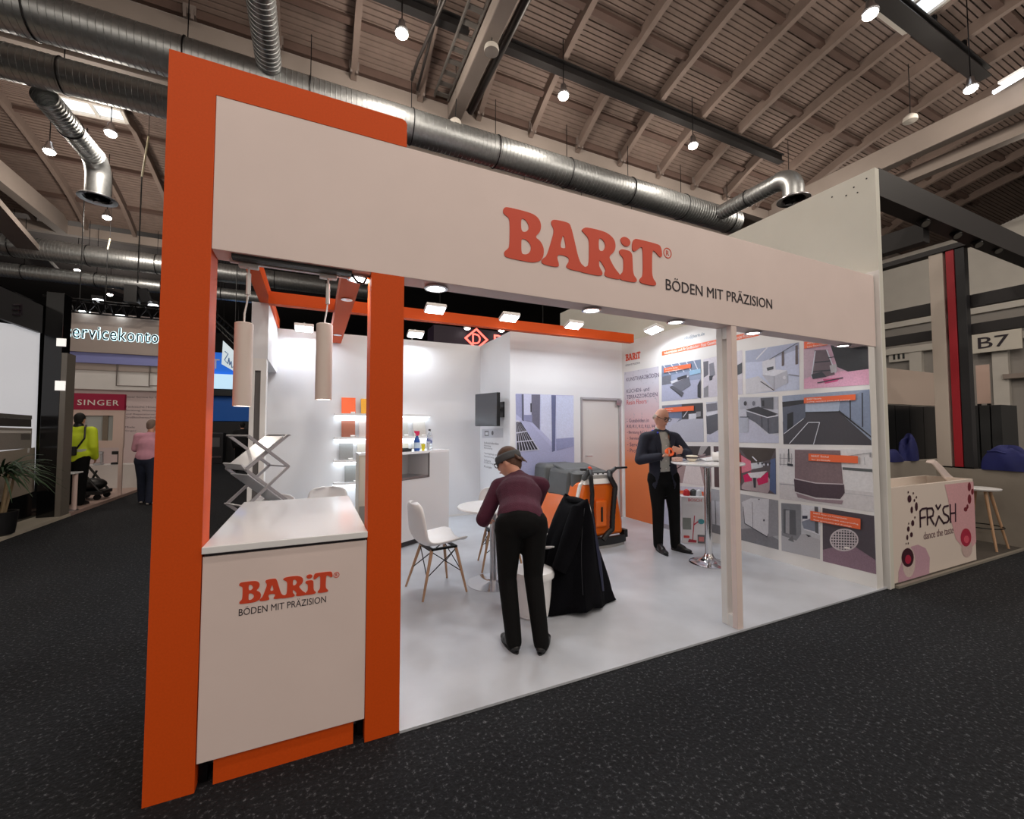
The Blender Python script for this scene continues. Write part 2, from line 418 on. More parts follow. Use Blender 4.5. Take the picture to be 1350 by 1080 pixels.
def branch(label, x, y0, y1, z, r, down):
    t = thing('branch_duct', label, 'duct', (x, y0, z)); s = 1 if y1 > y0 else -1
    n = 18; k = int(abs(y1-y0)/.085); prof = []
    for i in range(k):
        yy = i*.085; prof += [(yy, r),(yy+.073, r),(yy+.076, r+.007),(yy+.082, r+.007)]
    mb = MB(); mb.add([(x+rr*math.cos(2*math.pi*j/n), y0+s*yy, z+rr*math.sin(2*math.pi*j/n)) for yy, rr in prof for j in range(n)],
        [(i*n+j, i*n+(j+1)%n, (i+1)*n+(j+1)%n, (i+1)*n+j)[::(-1 if s > 0 else 1)] for i in range(len(prof)-1) for j in range(n)])
    mb.build('duct_body', GALV, t, smooth=True)
    ym = (y0+y1)/2
    MB().tube([(x+(r+.012)*math.cos(a), ym, z+(r+.012)*math.sin(a)) for a in [2*math.pi*i/20 for i in range(20)]], .012, 6, closed=True).build('strap', BLACK, t, smooth=True)
    if down:
        el = [(x, y1+s*.32*math.sin(a), z-.32*(1-math.cos(a))) for a in [math.pi/2*i/6 for i in range(7)]]
        el.append((x, y1+s*.32, z-down))
        MB().tube(el, r*1.12, 18).build('elbow', GALV, t, smooth=True)
        cx, cy, cz = x, y1+s*.32, z-down
        MB().lathe([(r*1.1,.03),(r*1.55,0),(r*1.75,-.03),(r*1.75,-.045),(r*1.25,-.03),(r*1.2,0)], (cx,cy,cz), 24).build('diffuser_ring', STEEL, t, smooth=True)
        d = MB()
        for a in range(8):
            q = a*math.pi/4; d.obox((cx+.6*r*math.cos(q), cy+.6*r*math.sin(q), cz-.01), (.45*r*math.cos(q), .45*r*math.sin(q), 0), (-.1*r*math.sin(q), .1*r*math.cos(q), .03), (0,0,.006))
        d.cyl((cx,cy,cz+.02),(cx,cy,cz-.04),.3*r,.25*r,12).build('diffuser_vane', BLACKM, t)
branch('branch duct with swirl outlet over the neighbouring stand', 9.72, 7.69, 6.15, 7.22, .19, .55)
branch('branch duct with swirl outlet over the aisle beside the orange tower', -4.3, 9.83, 11.6, 7.22, .19, .75)
branch('straight branch duct crossing above the orange portal top', -.76, 7.69, 3.2, 7.40, .185, 0)
# --- hall pendant lamps
LAMPE = emis('lamp_bulb_glow', (255, 246, 232), 30.0)
def lamp_at(p, zr):
    t = local_thing('hall_lamp', 'round hall pendant lamp hanging on a thin rod below the timber roof', 'lamp', (0,0,0), 0, 'hall pendant lamps')
    t.location = p
    MB().cyl((0,0,.12),(0,0,zr-p[2]),.009,n=6).build('rod', BLACKM, t)
    for nm, me in LAMPM: o = bpy.data.objects.new(nm, me); COL.objects.link(o); o.parent = t
    return t
def _sm(me): me.polygons.foreach_set('use_smooth', [True]*len(me.polygons)); return me
LAMPM = [('housing', _sm(MB().lathe([(.02,.22),(.05,.20),(.06,.12),(.11,.03),(.115,0)], (0,0,0), 16).mesh('housing', STEEL))), ('bulb', _sm(MB().ell((0,0,-.02), .10, .10, .065, 14, 8).mesh('bulb', LAMPE)))]
def hall_light(p, k=1.0):
    ld = bpy.data.lights.new('hall_lamp_light', 'SPOT'); ld.energy = HALL_LAMP_W; ld.color = (1.0, .90, .79); ld.shadow_soft_size = .18; ld.spot_size = math.radians(165); ld.spot_blend = .35
    lo = bpy.data.objects.new('hall_lamp_light', ld); COL.objects.link(lo); lo.location = p
    lb = bpy.data.lights.new('hall_bulb_light', 'POINT'); lb.energy = HALL_BULB_W*k; lb.color = (1.0, .90, .79); lb.shadow_soft_size = .18
    lo = bpy.data.objects.new('hall_bulb_light', lb); COL.objects.link(lo); lo.location = p
lamp_spots = [(x, y) for y in (6.85, 3.42) for x in (1.2, 4.3, 7.77, 11.25, 14.7)]  # rightmost column is added out of view to brighten the brick wall
lamp_spots += [(x, y) for y in (-.2, -4.0, -7.2) for x in (-5.4, -2.1, 1.2, 4.3, 7.77, 11.25)]  # unseen rows behind the camera; the rearmost is added to brighten the counter
for (x, y) in lamp_spots:
    lamp_at((x, y, 7.98), roof1(y)); hall_light((x, y, 7.80))
for (px_, py_) in ((65,199),(146,175),(141,286),(102,356),(145,388)):
    p = fl(px_, py_, 7.6); lamp_at(p, roof2(p.y) if p.y < 18.9 else 9.0); hall_light(p-V((0,0,.2)), 2.2)

def ball(px_, py_, z, label):
    p = fl(px_, py_, z); t = thing('ceiling_speaker', label, 'speaker', p)
    MB().lathe([(.0,.11),(.05,.10),(.115,.04),(.125,0),(.12,-.05),(0,-.06)], p, 16).build('shell', mat('speaker_cream',(205,198,188),.5), t, smooth=True)
    MB().tube([p+V((0,0,.1)), p+V((.02,0,.4)), p+V((.01,0,1.2))], .008, 6).build('cable', BLACK, t)
ball(600, 163, 7.5, 'cream round ceiling speaker hanging at the end of the tie girder'); ball(648, 65, 7.8, 'cream round ceiling speaker hanging halfway along the tie girder')
ball(1200, 157, 8.0, 'pale round ceiling speaker on a long cord under the timber roof')
# --- skylights
SKY = emis('skylight_daylight', (226, 234, 242), 1.4)
def skylight(label, P, dz):
    t = thing('skylight', label, 'skylight', P[0])
    P = [V(p) for p in P]; c = sum(P, V((0,0,0)))/4
    MB().prism(P, (0,0,.03)).build('pane', SKY, t)
    f = MB()
    for i in range(4): f.beam(P[i]-V((0,0,.02)), P[(i+1)%4]-V((0,0,.02)), .07, .08)
    f.beam((P[0]+P[1])/2-V((0,0,.03)), (P[2]+P[3])/2-V((0,0,.03)), .06, .06); f.build('frame', mat('skylight_frame',(190,184,176),.6), t)
z = 9.55
skylight('bright rooflight in the timber roof above the service rail', [(9.60,3.0,9.66),(10.70,3.0,9.66),(10.70,4.15,9.52),(9.60,4.15,9.52)], 0)
q = [fl(x, y, 8.9) for x, y in ((72,122),(160,143),(168,160),(92,145))]
skylight('rooflight above the aisle seen behind the branch duct', q, 0)
t = thing('tube_luminaire', 'white twin tube luminaire fixed above the tall concrete girder', 'lamp', (12.5, 3.3, 8.4))
MB().cyl(fl(1310,122,8.3), fl(1350,98,8.3), .04, n=8).build('tube', emis('tube_glow',(235,242,250),6), t); MB().beam(fl(1318,110,8.45), fl(1352,90,8.45), .12, .05).build('housing', WHITE, t)
# --- right hall wall with B7 sign
BRK = mat('painted_brick', (196,192,182), .8)
def brick_nodes():
    nt = BRK.node_tree; b = nt.nodes['Principled BSDF']; tc = nt.nodes.new('ShaderNodeTexCoord'); mp = nt.nodes.new('ShaderNodeMapping'); mp.inputs['Rotation'].default_value = (math.pi/2, 0, math.pi/2)
    br = nt.nodes.new('ShaderNodeTexBrick'); br.inputs['Color1'].default_value = (.52,.50,.45,1); br.inputs['Color2'].default_value = (.46,.44,.40,1); br.inputs['Mortar'].default_value = (.30,.28,.26,1); br.inputs['Scale'].default_value = 2.2
    nt.links.new(tc.outputs['Object'], mp.inputs[0]); nt.links.new(mp.outputs[0], br.inputs['Vector']); nt.links.new(br.outputs['Color'], b.inputs['Base Color'])
brick_nodes()
XW = 20.0
w2 = struct(MB().box(XW, XW+.3, -2, 14, 0, 8.0).build('wall_2', BRK)); w2['label'] = 'white painted brick hall wall beyond the neighbouring stand'
for y0 in (4.05, 5.5, 7.6, 9.4): MB().box(XW-.18, XW, y0, y0+.35, 0, 4.3).build('pilaster', HWALL, w2)
MB().box(XW-.22, XW, -2, 14, 4.28, 4.5).build('string_course', HWALL, w2)
MB().box(XW-.12, XW, -2, 14, 5.3, 8.0).build('upper_wall', HWALL, w2)
MB().box(XW-.3, XW, -2, 5.6, 3.05, 3.2).build('pipe_ledge', CONC, w2)
s = thing('hall_sign', 'white hall sign reading B7 in bold black on the brick wall', 'sign', (XW-.35, 5.8, 4.3))
A = pX(1284,433,XW-.4); B = pX(1341,452,XW-.4)
MB().box(XW-.4, XW-.34, B.y-.1, A.y+.1, B.z-.18, A.z+.12).build('sign_board', mat('sign_white',(214,208,196),.6), s)
MB().box(XW-.36, XW-.22, B.y-.05, A.y+.05, 4.3, A.z).build('sign_bracket', BLACKM, s)
lettering('letters', 'B7', (XW-.402, A.y-.08, B.z-.05), RIGHTW, INK, s, width=(A.y-B.y)*.74, height=.36, depth=.02)
t = thing('wall_ventilator', 'grey louvred window unit on the far brick wall', 'window unit', (XW-.1, 7.0, 3.0))
A = pX(1172,460,XW-.1); B = pX(1200,475,XW-.1)
MB().box(XW-.14, XW, B.y, A.y, B.z, A.z).build('frame', HWALL, t)
for k in range(3): MB().box(XW-.16, XW-.13, B.y+.1+k*(A.y-B.y-.2)/3+.04, B.y+.1+(k+1)*(A.y-B.y-.2)/3-.04, B.z+.08, A.z-.08).build('pane', mat('vent_glass',(40,44,46),.2), t)
# ================================================================ the orange and white stand
Y0, Y1 = 2.2, 2.34
SFL = mat('stand_floor_vinyl', (184, 188, 196), .30, var=.13, scale=2.2, spec=.5, det=7)
struct(MB().box(.413, 4.90, 2.19, 7.1, .001, .014).box(-.60, .413, 2.36, 7.1, .001, .014).build('floor_2', SFL))['label'] = 'pale grey seamless floor of the orange and white stand'
FZ = .014
# orange portal
t = thing('orange_portal', 'tall orange portal frame at the corner of the white stand', 'portal frame', (-.5, 2.27, 0))
MB().box(-.585, -.415, Y0, Y1, .001, 2.97).build('post', ORANGE, t)
MB().box(.25, .4125, Y0+.001, Y1, .001, 2.28).build('post', ORANGE, t)
pr = [(-.585,2.97),(.418,2.97),(.418,3.095),(.41,3.108),(.395,3.115),(-.585,3.115)]
MB().prism([(x, Y0, z) for x, z in pr], (0, Y1-Y0, 0)).build('top_beam', ORANGE, t)
# fascia
f = thing('fascia', 'long white overhead fascia carrying the big red logo', 'fascia', (2.2, 2.27, 2.28))
MB().box(-.414, 4.88, Y0+.002, Y1, 2.28, 2.97).build('panel', FASC, f, bevel=.002)
# logo outlines traced on the fascia plane
def zA(p): return pY(655+p[0]/9.817, 265+p[1]/9.817, Y0)
def zB(p): return pY(770+p[0]/10.8, 290+p[1]/10.8, Y0)
LG = {
 'B': (zA, [[(78,125),(95,85),(140,80),(300,118),(400,145),(490,180),(555,245),(575,330),(555,410),(490,467),(560,515),(605,600),(608,690),(580,765),(510,795),(420,795),(130,735),(95,705),(95,655),(140,622),(163,590),(168,400),(165,235),(130,200),(85,165)],
            [(318,222),(370,245),(412,310),(412,370),(370,405),(320,395),(310,310)], [(318,488),(380,500),(440,570),(442,640),(400,692),(330,692),(316,650),(315,560)]]),
 'A': (zA, [[(700,265),(735,238),(920,278),(955,320),(1000,500),(1065,790),(1140,860),(1190,880),(1185,940),(1100,920),(930,885),(892,850),(915,810),(935,780),(925,725),(800,690),(775,735),(805,820),(795,862),(600,825),(570,780),(600,740),(645,715),(700,540),(745,380),(705,310)],
            [(852,440),(868,470),(895,600),(870,618),(812,600)]]),
 'R': (zB, [[(-40,150),(-10,118),(40,106),(250,155),(350,200),(430,280),(450,380),(425,460),(350,520),(380,590),(440,700),(510,780),(520,840),(480,850),(320,815),(287,785),(295,740),(310,715),(215,555),(208,640),(225,690),(268,760),(240,805),(20,760),(-60,740),(-60,690),(30,668),(68,640),(72,400),(68,270),(0,190)],
            [(208,262),(255,270),(300,340),(300,400),(265,448),(212,440),(205,360)]]),
 'i': (zB, [[(497,450),(515,420),(560,420),(680,455),(688,600),(695,780),(755,850),(735,898),(530,860),(510,835),(515,775),(558,740),(562,620),(555,540),(505,490)]]),
 'dot': (zB, [[(515,290),(530,250),(580,240),(640,275),(660,325),(640,372),(590,382),(540,350)]]),
 'T': (zB, [[(680,400),(690,310),(715,272),(760,275),(1040,345),(1090,380),(1110,500),(1095,535),(1065,525),(1010,455),(965,432),(962,640),(965,820),(1025,900),(1015,945),(820,910),(782,870),(800,830),(838,800),(838,600),(833,400),(800,385),(730,450),(690,445)]]),
}
LOGO2D = {}
for k, (fz, loops) in LG.items(): LOGO2D[k] = [chaikin([(q.x, q.z) for q in map(fz, lp)], 2) for lp in loops]
ax = [p[0] for l in LOGO2D.values() for p in l[0]]; az = [p[1] for l in LOGO2D.values() for p in l[0]]
LX0, LX1, LZ0, LZ1 = min(ax), max(ax), min(az), max(az)
def logo(parent, org, basis, width, height, depth=.003, m=None):
    sx, sy = width/(LX1-LX0), height/(LZ1-LZ0)
    for i, (k, loops) in enumerate(LOGO2D.items()):
        outline('letter', [[((x-LX0)*sx, (z-LZ0)*sy) for x, z in lp] for lp in loops], org, basis, m or LOGO, parent, depth*(1+.12*i))
def reg_mark(parent, c, basis, r, m):
    ux, uy = basis; un = ux.cross(uy); c = V(c)
    ring = [[(r*math.cos(a), r*math.sin(a)) for a in [2*math.pi*i/28 for i in range(28)]], [(.82*r*math.cos(a), .82*r*math.sin(a)) for a in [2*math.pi*i/28 for i in range(28)]]]
    outline('registered_mark', ring, c, basis, m, parent, .002)
    lettering('registered_mark', 'R', c-ux*r*.36-uy*r*.48, basis, m, parent, width=r*.75, height=r*.95, depth=.002)
YF = Y0+.002
logo(f, (LX0, YF, LZ0), FRONT, LX1-LX0, LZ1-LZ0, .004)
c = pY(770+1190/10.8, 290+472/10.8, Y0); reg_mark(f, (c.x, YF, c.z), FRONT, .038, LOGO)
a = pY(878,382,Y0); b = pY(1018,405,Y0); a2 = pY(878,367,Y0)
lettering('slogan', 'BÖDEN MIT PRÄZISION', (a.x, YF, a.z), FRONT, INK, f, width=b.x-a.x, height=(a2.z-a.z)*1.18, depth=.003)
# soffit downlights in the fascia
DL = emis('downlight_glow', (255, 250, 244), 14.0)
def downlight_proto():
    t = local_thing('downlight', 'small round recessed downlight in the white fascia underside', 'downlight', (0,0,0), 0, 'recessed downlights in the fascia')
    MB().lathe([(.052,-.002),(.062,-.004),(.064,-.012),(.050,-.014),(.048,-.004)], (0,0,0), 20).build('ring', CHROME, t, smooth=True)
    MB().lathe([(.0,-.016),(.03,-.013),(.049,-.006)], (0,0,0), 20).build('lens', DL, t, smooth=True)
    return t
def spot(p, d, wt, ang=110, col=(.88,.94,1.0), blend=.6, size=.05):
    ld = bpy.data.lights.new('spot_light', 'SPOT'); ld.energy = wt; ld.spot_size = math.radians(ang); ld.spot_blend = blend; ld.color = col; ld.shadow_soft_size = size
    lo = bpy.data.objects.new('spot_light', ld); COL.objects.link(lo); lo.location = p
    lo.rotation_euler = V(d).to_track_quat('-Z', 'Y').to_euler()
dp = downlight_proto(); first = True
for px_, py_ in ((577,376),(781,407),(885,425),(997,437),(1110,455)):
    p = fl(px_, py_, 2.28); o = dp if first else copy_tree(dp); first = False
    o.location = (p.x, 2.285, 2.28); spot((p.x, 2.285, 2.25), (0,.25,-1), SPOT_W)
# track and pendants
t = thing('light_track', 'white lighting track set in a black channel under the fascia', 'track', (-.06, 2.27, 2.26))
MB().box(-.345, .16, 2.222, 2.268, 2.264, 2.281).build('channel', BLACK, t); MB().box(-.36, .16, 2.285, 2.305, 2.262, 2.281).build('rail', WHITE, t)
MB().tube([(.16,2.25,2.27),(.19,2.25,2.235),(.22,2.26,2.235),(.235,2.27,2.272)], .006, 6).build('cable', BLACK, t)
o = copy_tree(dp); o.location = (.205, 2.31, 2.28); o['label'] = 'round downlight beside the orange post above the counter'
o = copy_tree(dp); o.location = (.285, 2.36, 2.30); o['label'] = 'bright downlight fixed behind the orange post top'
spot((.2,2.31,2.24), (0,.1,-1), 4)
def pendant(x, z0, z1, label):
    t = thing('pendant_lamp', label, 'pendant lamp', (x, 2.29, z0), 'tube pendants above the counter')
    MB().box(x-.04, x+.04, 2.278, 2.312, 2.245, 2.264).build('adapter', WHITE, t, bevel=.003)
    MB().cyl((x,2.295,2.12),(x,2.295,2.22),.010,n=10).cyl((x,2.295,2.22),(x,2.295,2.25),.005,n=8).build('grip', WHITE, t, smooth=True)
    MB().tube([(x,2.295,2.13),(x-.004,2.295,2.08),(x-.012,2.292,2.03),(x-.012,2.29,z1-.005)], .004, 6).build('cord', WHITE, t, smooth=True)
    xb = x-.012
    MB().lathe([(.004,z1),(.034,z1),(.038,z1-.004),(.038,z0),(.033,z0),(.033,z0+.01)], (xb,2.29,0), 24).build('shade', mat('pendant_beige_white',(224,208,200),.45), t, smooth=True)
    MB().lathe([(0,z0+.002),(.032,z0+.002)], (xb,2.29,0), 20).build('diffuser', emis('pendant_glow',(255,250,245),3), t)
pendant(-.285, 1.60, 1.985, 'white tube pendant lamp hanging by the tall orange post'); pendant(.055, 1.64, 2.015, 'white tube pendant lamp hanging nearer the short orange post')
# front counter
t = thing('reception_counter', 'white reception counter with red logo between the orange posts', 'counter', (-.08, 2.8, 0))
MB().box(-.412, .248, Y0+.004, 3.36, .11, .955).build('body', FASC, t, bevel=.002)
MB().box(-.405, .242, Y0+.012, 3.35, .953, .972).build('shadow_gap', INK, t)
MB().box(-.414, .2495, Y0-.012, 3.40, .97, 1.0).build('countertop', GLOSSW, t, bevel=.003)
MB().box(-.355, .20, Y0+.02, 3.3, .0, .11).build('plinth', ORANGE, t)
MB().box(-.41, -.38, Y0+.05, 3.3, 0, .11).build('foot', BLACKM, t); MB().box(.222, .245, Y0+.05, 3.3, .014, .11).build('foot', BLACKM, t)
def cz(p): return pY(300+p[0]/8.4375, 740+p[1]/8.4375, Y0)
a = cz((122,492)); b = cz((1165,370)); top = cz((122,255))
logo(t, (a.x, Y0+.004, a.z), FRONT, b.x-a.x, (LZ1-LZ0)*(b.x-a.x)/(LX1-LX0), .002)
c = cz((1212,155)); reg_mark(t, (c.x, Y0+.004, c.z), FRONT, .013, LOGO)
a = cz((122,615)); b = cz((1095,475))
lettering('slogan', 'BÖDEN MIT PRÄZISION', (a.x, Y0+.004, a.z), FRONT, INK, t, width=b.x-a.x, height=.036, depth=.001)
# white slotted posts
def slot_post(name, label, x0, x1, y0, y1, z1, axis='Y'):
    t = thing(name, label, 'post', ((x0+x1)/2, (y0+y1)/2, FZ))
    ym0, ym1 = y0+(y1-y0)*.32, y0+(y1-y0)*.62
    MB().box(x0, x1, y0, ym0, FZ, z1).build('upright', FASC, t, bevel=.003); MB().box(x0, x1, ym1, y1, FZ, z1).build('upright', WHITE, t, bevel=.003)
    MB().box(x0+.004, x1-.004, ym0, ym1, FZ, .10).build('foot_block', WHITE, t); MB().box(x0+.004, x1-.004, ym0, ym1, z1-.09, z1).build('head_block', WHITE, t)
slot_post('slotted_post', 'slim white slotted post under the fascia with a gap down its side', 2.865, 2.925, Y0+.004, Y1, 2.28)
t = thing('profile_post', 'white profile post with a dark slot carrying the header box', 'post', (-.58, 5.7, 0))
MB().box(-.66, -.615, 5.63, 5.80, 0, 2.3).build('upright', WHITE, t); MB().box(-.555, -.50, 5.63, 5.80, 0, 2.3).build('upright', WHITE, t)
MB().box(-.615, -.555, 5.66, 5.80, 0, 2.3).build('web', mat('slot_grey',(96,92,92),.5), t); MB().box(-.615, -.555, 5.63, 5.67, 2.16, 2.3).build('head_block', WHITE, t)
# walls
XRW, YB, YS, XS, WH = 4.75, 7.0, 5.75, 2.65, 2.95
struct(MB().box(-.67, XS+.05, YB, YB+.06, FZ, WH).build('wall_3', WALLW))['label'] = 'plain white rear wall of the stand with lit shelves'
struct(MB().box(XS, XS+.05, YS, YB, FZ, WH).build('wall_4', WALLW))['label'] = 'white side wall of the store room with the screen'
struct(MB().box(XS+.05, 3.90, YS, YS+.05, FZ, WH).box(4.70, XRW, YS, YS+.05, FZ, WH).box(3.90, 4.70, YS, YS+.05, 1.99, WH).build('wall_5', WALLW))['label'] = 'white front wall of the store room with a door'
struct(MB().box(XRW, XRW+.105, Y0+.004, YB+.06, FZ, 2.275).box(XRW, XRW+.105, Y1+.002, YB+.06, 2.275, WH).build('wall_6', WHITE))['label'] = 'white side wall covered with project photographs'
for n_, a_, b_ in ((1, (-.5, YB-.008), (XS, YB)), (2, (XS-.008, YS), (XS, YB)), (3, (XS, YS-.008), (3.9, YS))):
    struct(MB().box(a_[0], b_[0], a_[1], b_[1], FZ, FZ+.03).build('baseboard_%d' % n_, WHITE))
d = struct(bpy.data.objects.new('door_1', None)); COL.objects.link(d)
PW = mat('door_white',(214,212,210),.45)
MB().box(3.93, 4.67, YS+.02, YS+.05, FZ+.01, 1.96).build('door_leaf', PW, d)
fr = MB().box(3.895, 3.93, YS-.012, YS+.05, FZ, 2.0).box(4.67, 4.705, YS-.012, YS+.05, FZ, 2.0).box(3.93, 4.67, YS-.012, YS+.05, 1.965, 2.0)
fr.build('door_frame', mat('aluminium_frame',(196,196,198),.35,metal=.7), d)
MB().cyl((4.0,YS+.02,1.05),(4.0,YS-.03,1.05),.01,n=8).cyl((4.0,YS-.03,1.05),(4.1,YS-.03,1.05),.008,n=8).build('door_handle', CHROME, d)
MB().obox((4.655,YS-.02,1.93),(.012,0,.05),(0,.008,0),(-.05,0,.012)).build('door_closer', STEEL, d)
# header and orange beams
tag(MB().box(-.66, -.49, 5.63, 7.0, 2.30, 2.95).build('header_box', WALLW), 'white header box above the slotted post at the rear corner', 'header box')
tag(MB().box(-.583, -.47, 2.345, 7.02, 2.951, 3.085).build('orange_beam', ORANGE), 'orange roof beam from the tall orange tower back to the rear wall', 'beam')
tag(MB().box(-.469, 4.62, 5.30, 5.40, 2.865, 3.0).build('orange_beam', ORANGE), 'long orange cross beam carrying three floodlights', 'beam')
t = thing('orange_beam', 'orange roof beam with round downlights behind the short orange post', 'beam', (.28, 4.6, 2.8))
MB().box(.20, .365, 2.345, 5.298, 2.80, 2.93).box(.20, .365, 5.402, 6.99, 2.80, 2.93).box(.20,.365,5.298,5.402,2.80,2.863).build('beam_box', ORANGE, t)
for y in (4.55, 6.35):
    p = (.285, y, 2.80); MB().lathe([(.045,-.001),(.055,-.003),(.056,-.010),(.046,-.012)], p, 20).build('lamp_ring', CHROME, t, smooth=True); MB().lathe([(0,-.012),(.045,-.008)], p, 20).build('lamp_lens', DL, t)
    spot((.285, y, 2.76), (0,0,-1), 4)
# floodlights
FLOODE = emis('flood_glow', (250, 252, 255), 22.0)
def flood(px_, py_, y, label, arm_to, nrm=(0,-.35,-1), z=2.98):
    p = pY(px_, py_, y) if arm_to != 'X' else pX(px_, py_, y)
    t = thing('floodlight', label, 'floodlight', p, 'white floodlights above the stand walls')
    n_ = V(nrm).normalized(); ux = V((1,0,0)) if arm_to != 'X' else V((0,1,0)); ux = (ux-n_*ux.dot(n_)).normalized(); uy = n_.cross(ux)
    MB().obox(p-n_*.025, ux*.125, uy*.085, n_*.022).build('housing', WHITE, t, bevel=.008)
    MB().obox(p+n_*.001, ux*.108, uy*.068, n_*.004).build('light_panel', FLOODE, t)
    e = V((p.x, YB+.0, WH-.005)) if arm_to == 'B' else (V((p.x, 5.32, 3.0)) if arm_to == 'C' else V((XRW+.03, p.y+.25, WH)))
    MB().tube([p-n_*.045, p-n_*.10, e+V((0,0,.04)), e], .010, 8).build('arm', STEEL, t, smooth=True)
    ld = bpy.data.lights.new('flood_light', 'AREA'); ld.shape = 'RECTANGLE'; ld.size = .22; ld.size_y = .14; ld.energy = FLOOD_W; ld.color = (.84,.92,1.0)
    lo = bpy.data.objects.new('flood_light', ld); COL.objects.link(lo); lo.location = p+n_*.012; lo.rotation_euler = n_.to_track_quat('-Z','Y').to_euler()
flood(401, 434, 6.78, 'floodlight over the rear wall beside the header box', 'B'); flood(548, 442, 6.72, 'floodlight over the rear wall behind the coffee kiosk', 'B')
flood(574, 409, 5.10, 'floodlight on the orange cross beam closest to the short orange post', 'C'); flood(672, 420, 5.10, 'floodlight on the middle of the orange cross beam', 'C')
flood(757, 430, 5.10, 'floodlight on the orange cross beam above the store room door', 'C'); flood(862, 436, 4.42, 'floodlight on the side wall above the orange text panel', 'X', nrm=(-.25,-.15,-1))
# ================================================================ printed photographs on the side wall
def ink(r, g, b, var=0.08, scale=45): return mat('print_%d_%d_%d_%d' % (r,g,b,int(var*100)), (r,g,b), .4, var=var, scale=scale)
OL = mat('print_orange_label', (238, 108, 62), .45); TXW = mat('print_white_text', (246, 240, 236), .5)
def RWP(x, y):
    p = pX(x, y, XRW); p.y = max(p.y, 2.208)
    if p.y < 2.345: p.z = min(p.z, 2.268)
    return p
def photo(label, quad, draw, base):
    P = [RWP(*q) for q in quad]
    t = thing('wall_photo', label, 'photo', P[3], 'project photographs on the side wall')
    MB().prism([p+V((-.0012,0,0)) for p in P], (.001,0,0)).build('sheet', base, t)
    pr = Print(RWP, (-1,0,0)); draw(pr, t); pr.build('print', t)
    return t
def tagline(t, quad, lines, lift=.012):
    P = [RWP(*q)+V((-lift,0,0)) for q in quad]
    o = MB().prism(P, (.003,0,0)).build('caption_strip', OL, t)
    n = len(lines); H = P[0].z-P[3].z; L = P[0].y-P[1].y
    for i, s in enumerate(lines):
        lettering('caption_text', s, (P[0].x-.0005, P[0].y-.03, P[0].z-H*(i+.86)/n), RIGHTW, TXW, o, width=min(L*.9, H/n*.36*len(s)), height=H/n*.5, depth=.0008)
G = lambda v, d=6: ink(v, v, min(255, v+d))
# text panel with printed colour fade
TP = mat('print_text_panel', (230,150,130), .45)
def tp_nodes():
    nt = TP.node_tree; b = nt.nodes['Principled BSDF']; tc = nt.nodes.new('ShaderNodeTexCoord'); sp = nt.nodes.new('ShaderNodeSeparateXYZ')
    mr = nt.nodes.new('ShaderNodeMapRange'); mr.inputs[1].default_value = .0; mr.inputs[2].default_value = 2.2
    r = nt.nodes.new('ShaderNodeValToRGB'); e = r.color_ramp.elements
    e[0].position = 0; e[0].color = (.74,.18,.045,1); e[1].position = 1; e[1].color = (.62,.60,.68,1)
    k = e.new(.42); k.color = (.76,.22,.07,1); k = e.new(.72); k.color = (.70,.45,.47,1)
    n = nt.nodes.new('ShaderNodeTexNoise'); n.inputs['Scale'].default_value = 16; n.inputs['Detail'].default_value = 3
    r2 = nt.nodes.new('ShaderNodeValToRGB'); r2.color_ramp.elements[0].position = .60; r2.color_ramp.elements[1].position = .68
    m2 = nt.nodes.new('ShaderNodeMapRange'); m2.inputs[1].default_value = 1.2; m2.inputs[2].default_value = 1.5; m2.inputs[4].default_value = .55
    mu = nt.nodes.new('ShaderNodeMath'); mu.operation = 'MULTIPLY'
    mx = nt.nodes.new('ShaderNodeMix'); mx.data_type = 'RGBA'; mx.inputs[7].default_value = (.36,.36,.42,1)
    L = nt.links.new
    L(tc.outputs['Object'], sp.inputs[0]); L(sp.outputs['Z'], mr.inputs[0]); L(mr.outputs[0], r.inputs[0]); L(tc.outputs['Object'], n.inputs['Vector']); L(n.outputs['Fac'], r2.inputs[0])
    L(sp.outputs['Z'], m2.inputs[0]); L(r2.outputs[0], mu.inputs[0]); L(m2.outputs[0], mu.inputs[1]); L(mu.outputs[0], mx.inputs[0]); L(r.outputs[0], mx.inputs[6]); L(mx.outputs[2], b.inputs['Base Color'])
tp_nodes()
P = [RWP(819.6,491.4), RWP(868.3,483.5), RWP(871.8,698), RWP(821,685)]
P[2].z = P[3].z = FZ+.01; P[0].y = P[3].y = 5.70; yR = RWP(869.5,560).y; P[1].y = P[2].y = yR; P[0].z = P[1].z = (P[0].z+P[1].z)/2
t = thing('text_panel', 'tall orange fading text panel listing resin floors beside the store room', 'wall panel', P[3])
MB().prism([p+V((-.0025,0,0)) for p in P], (.0015,0,0)).build('sheet', TP, t)
PK = ink(74, 60, 92); zt = P[0].z; yl = P[0].y-.06
for i, (s, wd, h, m_) in enumerate((('KUNSTHARZBÖDEN', .95, .075, PK), ('', 0, 0, PK), ('KÜCHEN- und', .68, .075, PK), ('TERRAZZOBÖDEN', .90, .075, PK), ('Resin Floors', .60, .075, ink(196,70,66)), ('', 0, 0, PK), ('', 0, 0, PK), ('- Gussböden in', .66, .06, PK), ('  R10, R11, R12, R13, V4', .82, .06, PK), ('- Beratung & Lieferung', .80, .06, PK), ('- Sanierung', .56, .06, PK), ('- Service', .46, .06, PK), ('- Profile', .42, .06, PK))):
    if s: lettering('panel_text', s, (XRW-.0027, yl, zt-.16-.098*i), RIGHTW, m_, t, width=wd*.78, height=h, depth=.001)
t = thing('wall_logo', 'small red logo lettering on the side wall above the text panel', 'logo', (XRW-.003, 5.6, 2.5))
a = RWP(820.8,477.5); b = RWP(844.5,472.7); tt = RWP(820.8,468.5)
logo(t, (XRW-.0005, 5.66, a.z), RIGHTW, 5.66-b.y, tt.z-a.z, .002)
